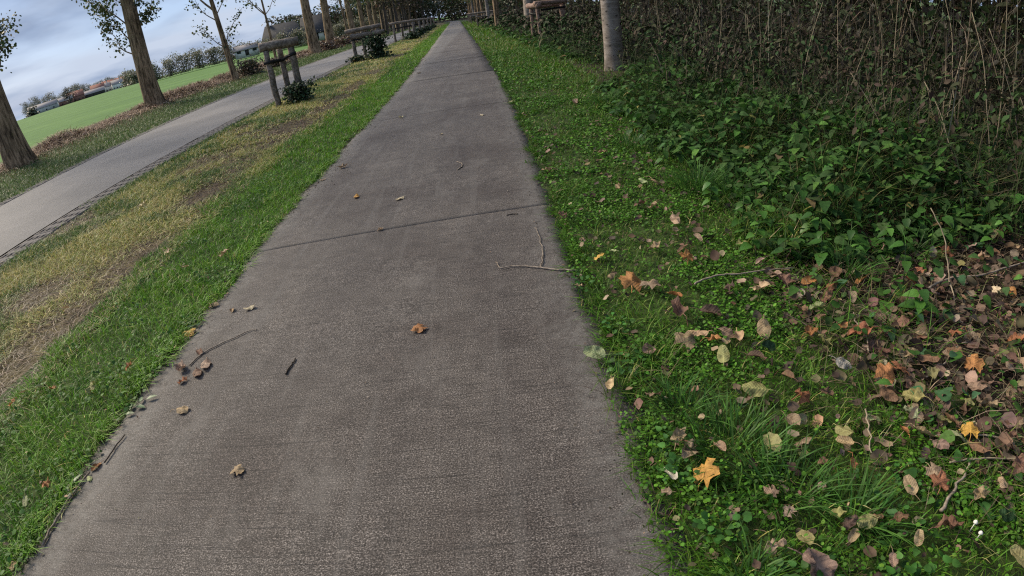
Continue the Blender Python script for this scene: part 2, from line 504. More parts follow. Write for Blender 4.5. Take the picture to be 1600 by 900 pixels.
def tube_np(pts, rad, sides=6, cap=True):
    pts = np.asarray(pts, float); rad = np.broadcast_to(np.asarray(rad, float), (len(pts),))
    T = np.gradient(pts, axis=0); T /= np.linalg.norm(T, axis=1)[:, None] + 1e-12
    ref = np.array([0.0, 0, 1]) if abs(T[:, 2]).mean() < 0.8 else np.array([1.0, 0, 0])
    A = np.cross(T, ref); A /= np.linalg.norm(A, axis=1)[:, None] + 1e-12
    B = np.cross(T, A)
    ang = np.linspace(0, 2 * math.pi, sides, endpoint=False)
    V = pts[:, None, :] + rad[:, None, None] * (np.cos(ang)[None, :, None] * A[:, None, :] + np.sin(ang)[None, :, None] * B[:, None, :])
    V = V.reshape(-1, 3)
    n = len(pts)
    i = np.arange(n - 1)[:, None] * sides; j = np.arange(sides)[None, :]; j2 = (j + 1) % sides
    Q = np.stack([i + j, i + j2, i + sides + j2, i + sides + j], -1).reshape(-1, 4)
    F = np.concatenate([Q[:, [0, 1, 2]], Q[:, [0, 2, 3]]])
    if cap:
        c0 = len(V); V = np.vstack([V, pts[0], pts[-1]])
        jj = np.arange(sides); k2 = (jj + 1) % sides
        F = np.vstack([F, np.stack([np.full(sides, c0), k2, jj], 1), np.stack([np.full(sides, c0 + 1), (n - 1) * sides + jj, (n - 1) * sides + k2], 1)])
    return V, F


def join_np(parts):
    Vs, Fs, Cs = [], [], []; k = 0
    for it in parts:
        V, F = it[0], it[1]
        Vs.append(V); Fs.append(np.asarray(F) + k); k += len(V)
        if len(it) > 2: Cs.append(np.broadcast_to(np.asarray(it[2], float), (len(V), 3)))
    return np.vstack(Vs), np.vstack(Fs), (np.vstack(Cs) if Cs else None)


def tube_obj(name, pts, rad, mat, parent=None, sides=6, **kw):
    V, F = tube_np(pts, rad, sides)
    return link(name, mesh_np(name, V, F, smooth=True), mat, parent, **kw)


def smooth_pts(P, n=4):
    """Catmull-Rom through points"""
    P = np.asarray(P, float)
    Q = np.vstack([2 * P[0] - P[1], P, 2 * P[-1] - P[-2]])
    out = []
    for i in range(1, len(Q) - 2):
        for k in range(n):
            s = k / n
            out.append(0.5 * (2 * Q[i] + (Q[i + 1] - Q[i - 1]) * s + (2 * Q[i - 1] - 5 * Q[i] + 4 * Q[i + 1] - Q[i + 2]) * s * s + (3 * Q[i] - Q[i - 1] - 3 * Q[i + 1] + Q[i + 2]) * s ** 3))
    out.append(P[-1])
    return np.array(out)


def blades_np(x, y, z, h, w, lean, az, col, segs=2):
    n = len(x)
    b = lambda a: np.broadcast_to(np.asarray(a, float), (n,))
    z, h, w, lean, az = b(z), b(h), b(w), b(lean), b(az)
    dx, dy = np.cos(az), np.sin(az)
    tw = az + math.pi / 2 + rng.normal(0, .5, n)
    wx, wy = np.cos(tw), np.sin(tw)
    V = np.zeros((n, 2 * segs + 1, 3))
    for s in range(segs + 1):
        t = s / segs
        r = lean * h * (t ** 1.7)
        px, py = x + dx * r, y + dy * r
        pz = z + h * (t - 0.42 * np.minimum(lean, 2.2) * t * t * 0.9)
        pz = np.maximum(pz, z + 0.004 + 0.01 * t)
        if s < segs:
            ww = w * (1 - 0.35 * t) / 2
            V[:, 2 * s] = np.stack([px - wx * ww, py - wy * ww, pz], 1)
            V[:, 2 * s + 1] = np.stack([px + wx * ww, py + wy * ww, pz], 1)
        else:
            V[:, 2 * segs] = np.stack([px, py, pz], 1)
    fl = []
    for s in range(segs - 1):
        a = 2 * s
        fl += [[a, a + 1, a + 3], [a, a + 3, a + 2]]
    fl.append([2 * segs - 2, 2 * segs - 1, 2 * segs])
    F = (np.arange(n)[:, None, None] * (2 * segs + 1) + np.array(fl)[None]).reshape(-1, 3)
    c = np.repeat(np.asarray(col, float)[:, None, :], 2 * segs + 1, 1).reshape(-1, 3)
    return V.reshape(-1, 3), F, c


def rots(yaw, pitch, roll):
    cy, sy, cp_, sp_, cr_, sr_ = np.cos(yaw), np.sin(yaw), np.cos(pitch), np.sin(pitch), np.cos(roll), np.sin(roll)
    z = np.zeros_like(yaw); o = np.ones_like(yaw)
    Rz = np.stack([cy, -sy, z, sy, cy, z, z, z, o], -1).reshape(-1, 3, 3)
    Rx = np.stack([o, z, z, z, cp_, -sp_, z, sp_, cp_], -1).reshape(-1, 3, 3)
    Ry = np.stack([cr_, z, sr_, z, o, z, -sr_, z, cr_], -1).reshape(-1, 3, 3)
    return Rz @ Rx @ Ry


def inst_np(tv, tf, P, Rm, sc, col):
    """copies of a small template (verts tv, tris tf) merged to one array"""
    P = np.asarray(P, float); n = len(P)
    sc = np.broadcast_to(np.asarray(sc, float), (n,))
    V = np.einsum('nij,mj->nmi', Rm, tv) * sc[:, None, None] + P[:, None, :]
    F = (np.arange(n)[:, None, None] * len(tv) + tf[None]).reshape(-1, 3)
    c = np.repeat(np.asarray(col, float)[:, None, :], len(tv), 1).reshape(-1, 3)
    return V.reshape(-1, 3), F, c


def pick(pal, n, jit=0.2, p=None):
    pal = np.asarray(pal, float)
    c = pal[rng.choice(len(pal), n, p=p)]
    return np.clip(c * (1 + rng.normal(0, jit, (n, 1))) * (1 + rng.normal(0, .06, (n, 3))), 0.004, 0.8)


def stuff(name, parts, mat, label, cat):
    V, F, c = join_np(parts)
    o = link(name, mesh_np(name, V, F, c), mat)
    tag(o, label, cat, kind='stuff')
    return o


# small leaf templates (midrib along +y, unit length)
T_OVAL = (np.array([[0, 0, 0], [-.26, .35, .05], [.26, .35, .05], [0, .45, 0.0], [-.2, .7, .03], [.2, .7, .03], [0, 1, -.08]], float),
          np.array([[0, 3, 1], [0, 2, 3], [1, 3, 4], [2, 5, 3], [3, 6, 4], [3, 5, 6]]))
T_RHOMB = (np.array([[0, 0, 0], [-.36, .42, .06], [.36, .42, .06], [0, 1, -.05]], float), np.array([[0, 2, 3], [0, 3, 1]]))
T_ROUND = (np.array([[0, 0, 0], [-.4, .3, .04], [.4, .3, .04], [-.36, .75, .05], [.36, .75, .05], [0, 1, 0]], float),
           np.array([[0, 2, 1], [1, 2, 4], [1, 4, 3], [3, 4, 5]]))


def nettle_leaf():
    """ovate, toothed, folded at the midrib and drooping at the tip"""
    yy = np.array([0, .10, .2, .32, .45, .58, .70, .82, .92, 1.0])
    ww = np.array([.06, .27, .335, .35, .315, .262, .20, .135, .07, 0.0])
    V = []; F = []
    for i, (a, b) in enumerate(zip(yy, ww)):
        tooth = 0.03 if i % 2 else -0.012
        b2 = max(b + tooth, 0) if 0 < i < 9 else b
        zc = -0.28 * a * a
        V += [[-b2, a - (.02 if i % 2 else 0), zc + 0.22 * b2], [0, a, zc], [b2, a - (.02 if i % 2 else 0), zc + 0.22 * b2]]
    for i in range(9):
        k = 3 * i
        F += [[k, k + 1, k + 4], [k, k + 4, k + 3], [k + 1, k + 2, k + 5], [k + 1, k + 5, k + 4]]
    return np.array(V, float), np.array(F)


T_NET = nettle_leaf()
T_NETS = (T_NET[0][[0, 1, 2, 6, 7, 8, 12, 13, 14, 18, 19, 20, 28]], np.array([[0, 1, 4], [0, 4, 3], [1, 2, 5], [1, 5, 4], [3, 4, 7], [3, 7, 6], [4, 5, 8], [4, 8, 7], [6, 7, 10], [6, 10, 9], [7, 8, 11], [7, 11, 10], [9, 10, 12], [10, 11, 12]]))

# ------------------------------------------------------------------ the setting
def field_z(X, Y):
    return 1.35 * sm(25, 210, -X + 0.25 * (Y - 40))


def build_setting():
    # one far sheet to the horizon, then the sheets that lie on it
    n = 41
    g = np.sign(np.linspace(-1, 1, n)) * np.abs(np.linspace(-1, 1, n)) ** 2.2 * 3200
    X, Y = np.meshgrid(g, g)
    Z = np.full_like(X, -0.22)
    i = np.arange(n - 1)[:, None] * n + np.arange(n - 1)[None, :]
    F = np.stack([i, i + 1, i + n + 1, i + n], -1).reshape(-1, 4)
    o = link('ground', mesh_np('ground', np.stack([X, Y, Z], -1).reshape(-1, 3), F), M_ground)
    o['kind'] = 'structure'
    # crop field, rising a little towards the farm
    xs = np.concatenate([[-1500, -1000, -700], np.linspace(-500, -60, 45), np.linspace(-58, -19.5, 16)])
    ys = np.concatenate([np.linspace(-60, 240, 61), [300, 400, 520, 700, 900, 1200]])
    X, Y = np.meshgrid(xs, ys)
    X = X + np.where(X > -60, bend(np.minimum(Y, 150)) * sm(-60, -20, X), 0)
    Z = -0.1 + field_z(X, Y)
    n, mth = len(xs), len(ys)
    i = np.arange(mth - 1)[:, None] * n + np.arange(n - 1)[None, :]
    F = np.stack([i, i + 1, i + n + 1, i + n], -1).reshape(-1, 4)
    o = link('field', mesh_np('field', np.stack([X, Y, Z], -1).reshape(-1, 3), F, smooth=True), M_field)
    o['kind'] = 'structure'

    Yn = np.concatenate([np.arange(-4, 14, .12), np.arange(14, 60, .8), np.arange(60, 260, 4)])
    Yc = np.concatenate([np.arange(-4, 60, 1.0), np.arange(60, 260, 4)])
    # far verge, ditch bank
    strip('far_verge', -20.2, -10.75, Yc, -0.03, 24, M_turf, rough=.03, zf=lambda X, Y: 0.10 * sm(-14, -17, X - bend(Y)))
    strip('median_verge', -6.3, -3.25, Yn, -0.025, 26, M_straw, rough=.02, seed=4)
    strip('lawn_ground', -3.4, -2.0, Yn, -0.012, 14, M_turf, rough=.012, seed=5, edge=.06)
    strip('verge_ground', 0.33, 1.9, Yn, -0.012, 18, M_turf, rough=.018, seed=6)
    strip('woodland_floor', 1.7, 26, Yn, -0.02, 60, M_soil, rough=.05, seed=8, zf=lambda X, Y: -0.01 + 0.14 * sm(2.6, 6, X - bend(Y)))

    # road with its rims of open pavers
    road = empty('road'); road['kind'] = 'structure'
    strip('road_surface', -10.42, -6.6, Yc, 0.0, 12, M_road, kind=None, parent=road, zf=lambda X, Y: 0.03 * (1 - ((X - bend(Y) + 8.5) / 1.95) ** 2))
    # paver: 0.56 x 0.40 slab with two rows of three openings
    def paver_mesh():
        xs = [0]; 
        for k in range(3): xs += [0.035 + k * .12, 0.035 + k * .12 + .085]
        xs += [0.40]
        ys = [0, .04, .18, .28, .32, .46, .553]
        V, F = [], []
        hole = lambda a, b: (a % 2 == 1) and (b in (1, 4))
        nx, ny = len(xs), len(ys)
        for zz in (0.0, -0.07):
            for b in range(ny):
                for a in range(nx):
                    V.append((xs[a] + 0.05 * ys[b], ys[b], zz))
        idx = lambda a, b, s: s * nx * ny + b * nx + a
        for b in range(ny - 1):
            for a in range(nx - 1):
                if not hole(a, b):
                    F.append((idx(a, b, 0), idx(a + 1, b, 0), idx(a + 1, b + 1, 0), idx(a, b + 1, 0)))
                else:
                    q = [(a, b), (a + 1, b), (a + 1, b + 1), (a, b + 1)]
                    for s in range(4):
                        p, r_ = q[s], q[(s + 1) % 4]
                        F.append((idx(*p, 0), idx(*r_, 0), idx(*r_, 1), idx(*p, 1)))
        ring = [(a, 0) for a in range(nx)] + [(nx - 1, b) for b in range(1, ny)] + [(a, ny - 1) for a in range(nx - 2, -1, -1)] + [(0, b) for b in range(ny - 2, 0, -1)]
        for s in range(len(ring)):
            p, r_ = ring[s], ring[(s + 1) % len(ring)]
            F.append((idx(*p, 1), idx(*r_, 1), idx(*r_, 0), idx(*p, 0)))
        return np.array(V), np.array(F)
    pv, pf = paver_mesh()
    pme = mesh_np('paver', pv, pf)
    pme.materials.append(M_paver)
    strip('paver_bed', -6.62, -6.1, Yc, -0.06, 3, M_soil, kind=None, parent=road)
    strip('paver_bed', -10.9, -10.40, Yc, -0.06, 3, M_soil, kind=None, parent=road)
    far = []
    for side, x0, y0, y1 in ((0, -6.565, 3.9, 26.0), (1, -10.86, 6.0, 25.0)):
        y = y0
        while y < 120:
            rz = math.atan2(-(bd(y + .56) - bd(y)), .56)
            if y < y1:
                o = link('paver', pme, None, road, (x0 + bd(y) + random.uniform(-.006, .006), y, 0.004 + random.uniform(-.006, .006)),
                         (random.uniform(-.006, .006), random.uniform(-.01, .01), rz + random.uniform(-.008, .008)))
            else:
                c_, s_ = math.cos(rz), math.sin(rz)
                v = pv.copy(); v[:, 0], v[:, 1] = pv[:, 0] * c_ - pv[:, 1] * s_ + x0 + bd(y), pv[:, 0] * s_ + pv[:, 1] * c_ + y
                far.append((v, np.vstack([pf[:, [0, 1, 2]], pf[:, [0, 2, 3]]])))
            y += .56
    V, F, _ = join_np(far)
    o = link('paver_row', mesh_np('paver_row', V, F), M_paver, road); o['kind'] = 'stuff'

    # cycle path of cast slabs, 5.33 m between joints
    path = empty('cycle_path'); path['kind'] = 'structure'
    j = 4.11 - 2 * 5.33
    k = 0
    while j < 240:
        ln = 5.33 if j < 100 else 22
        gp_ = .004 if j < 6 else .0007
        y0, y1 = j + gp_, j + ln - gp_
        near = j < 12
        ys = np.linspace(y0, y1, 90 if near else 16)
        nx = 24 if near else 8
        b = bend(ys)
        u = np.linspace(0, 1, nx)
        X = -2.125 + u[None, :] * 2.53 + b[:, None]
        YY = np.repeat(ys[:, None], nx, 1)
        X += sm(3.6, 1.0, ys)[:, None] * (-.06 + .115 * u[None, :])
        X[:, 0] += (fnoise(ys * 3.2, ys * 0 + 1, 3, 4) - .5) * .13
        X[:, -1] += (fnoise(ys * 3.2, ys * 0 + 7, 9, 4) - .5) * .13
        Z = (fnoise(X * 1.5, YY * 1.5, 21) - .5) * .008
        Z[:, 0] -= .010; Z[:, -1] -= .010
        YY = YY + .075 * (X - b[:, None] + .855)
        V = np.stack([X, YY, Z], -1).reshape(-1, 3)
        n_ = len(ys)
        i = np.arange(n_ - 1)[:, None] * nx + np.arange(nx - 1)[None, :]
        F = np.stack([i, i + 1, i + nx + 1, i + nx], -1).reshape(-1, 4)
        ring = np.concatenate([np.arange(nx), np.arange(1, n_) * nx + nx - 1, (n_ - 1) * nx + np.arange(nx - 2, -1, -1), np.arange(n_ - 2, 0, -1) * nx])
        Vb = V[ring] - [0, 0, .11]
        s0 = len(V); m_ = len(ring); q = np.arange(m_); q2 = (q + 1) % m_
        V = np.vstack([V, Vb])
        F = np.vstack([F, np.stack([s0 + q, s0 + q2, ring[q2], ring[q]], 1)])
        link('concrete_slab', mesh_np('concrete_slab', V, F), M_path, path)
        j += ln


# ------------------------------------------------------------------ grass and herbs
def area(x0, x1, y0, y1, n):
    y = rng.uniform(y0, y1, n)
    return rng.uniform(x0, x1, n), y


GR = [(0.125, 0.29, 0.018), (0.10, 0.24, 0.017), (0.15, 0.33, 0.024), (0.185, 0.31, 0.036)]
YE = [(0.48, 0.42, 0.16), (0.60, 0.51, 0.24), (0.38, 0.37, 0.11), (0.21, 0.28, 0.05)]
BR = [(0.13, 0.08, 0.05), (0.20, 0.13, 0.085), (0.085, 0.055, 0.038), (0.30, 0.20, 0.13)]


def build_grass():
    parts = []
    # green strip left of the path
    for y0, y1, n, h, w, sg in ((0.3, 3.2, 25000, .075, .0042, 3), (3.2, 7, 26000, .075, .0055, 2), (7, 16, 24000, .08, .009, 2), (16, 40, 15000, .085, .02, 2), (40, 120, 9000, .09, .05, 2)):
        x, y = area(-3.5, -2.03, y0, y1, n)
        wob = (fnoise(x * 0 + 2, y * 1.4, 31) - .5) * .5
        keep = (x > -3.28 + wob) & (rng.random(n) < 0.35 + 0.75 * fnoise(x * 4, y * 4, 8))
        edge = -2.13 + (fnoise(x * 0 + 5, y * 3.0, 77) - .5) * .22
        keep &= x < edge + .06 - .05 * sm(3.6, 1, y)
        x, y = x[keep], y[keep]
        m = len(x)
        hh = h * rng.uniform(.45, 1.35, m) * (0.6 + .8 * fnoise(x * 2.5, y * 2.5, 12))
        c = pick(GR, m, .22)
        mix = sm(.55, .75, fnoise(x * 3, y * 3, 44))[:, None]
        c = c * (1 - mix) + c * np.array([.62, .72, .7]) * mix
        dead = rng.random(m) < .045
        c[dead] = pick(YE, dead.sum(), .2)
        # the blades along the rim flop over the concrete
        az = rng.uniform(0, 6.28, m)
        parts.append(blades_np(x + bend(y), y, -.012, hh, w * rng.uniform(.6, 1.3, m), rng.uniform(.2, 1.5, m), az, c, sg))
    for k in range(150):
        cy = 22 * rng.random() ** 1.8 + .5; cx = -2.18 - .05 * float(sm(3.6, 1, cy)) + rng.normal(0, .035); n = int(rng.integers(12, 60))
        a = rng.uniform(0, 6.28, n); q = rng.uniform(.03, .09) * np.sqrt(rng.random(n))
        x, y = cx + q * np.cos(a), cy + 1.6 * q * np.sin(a)
        parts.append(blades_np(x + bend(y), y, -.01, rng.uniform(.03, .10, n), .005 + .0007 * cy, rng.uniform(.5, 2.0, n), rng.normal(0, .9, n), pick(GR, n, .22), 2))
    stuff('lawn_grass', parts, M_grass, 'fresh green grass strip along the left edge of the concrete path', 'grass')

    # herbs among the lawn
    x, y = area(-3.1, -2.08, .4, 7, 4500)
    k = fnoise(x * 2.2, y * 2.2, 91) > .5
    x, y = x[k], y[k]; m = len(x)
    P = np.stack([x, y, rng.uniform(.01, .05, m)], 1)
    V = inst_np(*T_ROUND, P, rots(rng.uniform(0, 6.28, m), rng.normal(.15, .35, m), rng.normal(0, .3, m)), rng.uniform(.012, .03, m), pick([(0.06, .15, .025), (.05, .12, .022), (.08, .17, .035)], m))
    stuff('lawn_clover', [V], M_herb, 'small round clover leaves in the lawn strip left of the path', 'ground cover')

    # yellowed median
    parts = []
    for y0, y1, n, h, w, sg in ((1.6, 5, 30000, .085, .0065, 2), (5, 9, 34000, .09, .009, 2), (9, 20, 30000, .10, .016, 2), (20, 50, 15000, .10, .03, 2), (50, 120, 6000, .11, .08, 2)):
        x, y = area(-6.1, -3.05, y0, y1, n)
        gx = x + 0
        dark = np.exp(-((x + 3.62 + (fnoise(y * .9, y * 0, 3) - .5) * .4) / .36) ** 2) * np.maximum(.8 * sm(.46, .62, fnoise(x * .8, y * .55, 71)), 1.0 * sm(5.4, 4.2, y) * sm(.25, .42, fnoise(x * 2.2, y * 1.6, 13)))
        dark = np.maximum(dark, sm(.62, .74, fnoise(x * 1.1 + 9, y * .8, 55)) * .6)
        for cx, cy, rx, ry in ((-3.5, 2.9, .30, .75), (-3.35, 2.3, .2, .5), (-3.75, 6.4, .25, .5), (-4.4, 3.9, .3, .3), (-3.9, 10.6, .5, .7), (-3.5, 4.3, .22, .5)):
            q = np.exp(-((x - cx) / rx) ** 2 - ((y - cy) / ry) ** 2) * 1.5 * (.5 + fnoise(x * 5, y * 5, 7))
            dark = np.maximum(dark, np.clip(q, 0, 1))
        green = sm(.46, .60, fnoise(x * 1.1, y * .8, 23)) * (1 - dark)
        green = np.maximum(green, sm(-5.65, -5.95, x))
        keep = rng.random(n) < 1.0 - .5 * dark
        x, y, dark, green = x[keep], y[keep], dark[keep], green[keep]
        m = len(x)
        c = pick(YE, m, .2)
        g = rng.random(m) < green * .8
        c[g] = pick([(.085, .17, .03), (.12, .19, .045), (.07, .14, .03)], g.sum(), .2)
        b = rng.random(m) < np.minimum(1, dark * 1.08)
        c[b] = pick(BR, b.sum(), .25) * .7
        hh = h * rng.uniform(.5, 1.4, m) * (1 - .45 * dark)
        ln = rng.uniform(.4, 1.6, m) + dark * 1.2
        parts.append(blades_np(x + bend(y), y, -.02, hh, w * rng.uniform(.6, 1.3, m), ln, rng.uniform(0, 6.28, m), c, sg))
    # tufts growing out of the paver rims
    x, y = area(-6.56, -6.12, 4, 26, 3000)
    k = fnoise(x * 5, y * 2.2, 65) > .66 - .25 * sm(-6.25, -6.12, x)
    x, y = x[k], y[k]
    parts.append(blades_np(x + bend(y), y, -.04, rng.uniform(.05, .12, len(x)), .009, rng.uniform(.3, 1.4, len(x)), rng.uniform(0, 6.28, len(x)), pick(GR, len(x), .25), 2))
    stuff('median_grass', parts, M_grass, 'yellowed patchy grass between the path lawn and the road', 'grass')

    # far road verge
    parts = []
    for y0, y1, n, w in ((8, 26, 26000, .016), (26, 60, 17000, .035), (60, 130, 7000, .09)):
        x, y = area(-16.6, -10.72, y0, y1, n)
        k = rng.random(n) < .5 + .5 * fnoise(x * 1.2, y * 1.2, 6)
        x, y = x[k], y[k]; m = len(x)
        c = pick([(.075, .15, .03), (.10, .17, .04), (.06, .10, .028), (.15, .16, .06)], m, .2)
        br = rng.random(m) < sm(-13.5, -16.2, x) * .5
        c[br] = pick(BR, br.sum(), .2)
        parts.append(blades_np(x + bend(y), y, -.02 + .1 * sm(-14, -17, x), rng.uniform(.06, .16, m), w, rng.uniform(.3, 1.4, m), rng.uniform(0, 6.28, m), c, 2))
    x, y = area(-10.8, -10.5, 6, 30, 1500)
    parts.append(blades_np(x + bend(y), y, -.03, rng.uniform(.04, .1, len(x)), .014, rng.uniform(.3, 1.4, len(x)), rng.uniform(0, 6.28, len(x)), pick(GR, len(x), .25), 2))
    stuff('verge_grass', parts, M_grass, 'rough green grass on the far side of the road under the poplars', 'grass')

    # right-hand verge: low grass
    parts = []
    for y0, y1, n, h, w, sg in ((0.3, 2.0, 21000, .075, .0038, 3), (2.0, 5, 30000, .065, .0045, 2), (5, 12, 26000, .07, .0085, 2), (12, 30, 20000, .09, .02, 2), (30, 120, 11000, .13, .06, 2)):
        x, y = area(.335, 3.0, y0, y1, n)
        lim = 1.5 + .25 * (fnoise(x * 0, y * 1.3, 14) - .5) + .3 * sm(6, 14, y)
        litter = sm(-.15, .35, x + .3 * (fnoise(x * 2, y * 2, 62) - .5) - lit_x(y)) * sm(3.0, 2.4, y)
        pr = np.where(x < lim + .5, .85, .25) * (1 - .82 * litter) * (.3 + 1.0 * fnoise(x * 3.5, y * 3.5, 19)) * np.where(x < .41 + .05 * sm(3.6, 1, y), .7 * sm(.5, .65, fnoise(y * 2.6, y * 0, 99)), 1)
        k = rng.random(n) < pr
        x, y = x[k], y[k]; m = len(x)
        c = pick([(.075, .185, .016), (.062, .15, .014), (.105, .225, .022), (.15, .205, .04)], m, .22)
        d = rng.random(m) < .08
        c[d] = pick(YE + BR, d.sum(), .2)
        tall = sm(.60, .72, fnoise(x * 1.6 + 3, y * 1.6, 29))
        hh = h * rng.uniform(.45, 1.3, m) * (1 + 1.2 * tall) * (1 + .5 * sm(1.1, 1.6, x))
        parts.append(blades_np(x + bend(y), y, -.012, hh, w * rng.uniform(.6, 1.3, m), rng.uniform(.25, 1.5, m), rng.uniform(0, 6.28, m), c, sg))
    # longer tufts seen between the nettles and at the very front
    for cx, cy, n, h, rr in ((1.62, 4.15, 260, .26, .17), (1.85, 3.95, 200, .24, .16), (.74, 1.35, 190, .17, .16), (.85, 1.12, 150, .16, .14), (.62, 1.62, 110, .14, .1), (1.98, 2.5, 120, .2, .09), (3.4, 3.0, 220, .25, .2), (2.55, 2.6, 120, .22, .15), (1.05, .95, 140, .14, .12), (2.1, 6.4, 200, .28, .25), (1.75, 8.2, 220, .26, .25), (.6, .8, 120, .12, .1), (1.45, 5.6, 160, .2, .2)):
        a = rng.uniform(0, 6.28, n); q = rr * np.sqrt(rng.random(n))
        x, y = cx + q * np.cos(a), cy + q * np.sin(a)
        parts.append(blades_np(x, y, -.01, h * rng.uniform(.5, 1.25, n), .0065, rng.uniform(.3, 1.3, n), a + rng.normal(0, .6, n), pick([(.055, .15, .024), (.08, .18, .034), (.045, .11, .022)], n, .2), 3))
    for k in range(170):
        cy = 22 * rng.random() ** 1.8 + .5; cx = .46 + .05 * float(sm(3.6, 1, cy)) + rng.normal(0, .035); n = int(rng.integers(10, 50))
        a = rng.uniform(0, 6.28, n); q = rng.uniform(.03, .09) * np.sqrt(rng.random(n))
        x, y = cx + q * np.cos(a), cy + 1.6 * q * np.sin(a)
        parts.append(blades_np(x + bend(y), y, -.01, rng.uniform(.03, .10, n), .0045 + .0007 * cy, rng.uniform(.5, 2.0, n), 3.14 + rng.normal(0, .9, n), pick([(.075, .185, .016), (.062, .15, .014), (.105, .225, .022)], n, .22), 2))
    stuff('right_verge_grass', parts, M_grass, 'short green grass between the path and the nettle bed', 'grass')

    # right-hand verge: chickweed and clover carpet
    parts = []
    for y0, y1, n, s in ((.35, 2.0, 42000, .0125), (2.0, 4.6, 46000, .015), (4.6, 10, 26000, .024), (10, 22, 14000, .04)):
        x, y = area(.35, 2.7, y0, y1, n)
        litter = sm(-.1, .35, x + .35 * (fnoise(x * 2, y * 2, 62) - .5) - lit_x(y)) * sm(3.0, 2.4, y)
        patch = sm(.40, .56, fnoise(x * 2.6 + 4, y * 2.6, 88))
        k = rng.random(n) < (.10 + .9 * patch) * np.where(x < .43 + .05 * sm(3.6, 1, y), .7 * sm(.5, .65, fnoise(y * 2.2, y * 0, 99)), 1) * (1 - .85 * litter) * np.where(x < 1.9, 1, .4)
        x, y, = x[k], y[k]; m = len(x)
        z = rng.uniform(.004, .045, m) * (.35 + 1.3 * fnoise(x * 6, y * 6, 2))
        c = pick([(.072, .19, .016), (.058, .155, .014), (.105, .245, .024), (.044, .105, .014)], m, .25)
        P = np.stack([x + bend(y), y, z], 1)
        parts.append(inst_np(*T_ROUND, P, rots(rng.uniform(0, 6.28, m), rng.normal(.2, .35, m), rng.normal(0, .35, m)), s * rng.uniform(.55, 1.6, m), c))
    # broader-leaved clumps at the rim of the path
    for cx, cy, n, s, rr in ((.48, 1.98, 60, .035, .09), (.54, 1.42, 46, .034, .08), (.52, 1.28, 40, .03, .07), (.58, 1.02, 44, .032, .08), (.5, 2.3, 36, .03, .07), (.75, .75, 44, .036, .12), (1.15, .75, 40, .04, .14), (1.45, 1.0, 40, .045, .15), (1.22, 1.02, 60, .022, .12), (.4, 2.75, 30, .028, .06), (1.05, .62, 30, .05, .12), (1.6, .85, 26, .05, .12)):
        a = rng.uniform(0, 6.28, n); q = rr * np.sqrt(rng.random(n))
        P = np.stack([cx + q * np.cos(a), cy + q * np.sin(a), rng.uniform(.01, .06, n)], 1)
        parts.append(inst_np(*(T_ROUND if s < .033 else T_NET), P, rots(a - 1.57 + rng.normal(0, .5, n), rng.normal(.1, .3, n), rng.normal(0, .3, n)), s * rng.uniform(.5, 1.15, n), pick([(.05, .15, .028), (.04, .11, .024), (.065, .17, .035)], n, .18)))
    stuff('chickweed_carpet', parts, M_herb, 'carpet of small leaved chickweed and clover right of the path', 'ground cover')


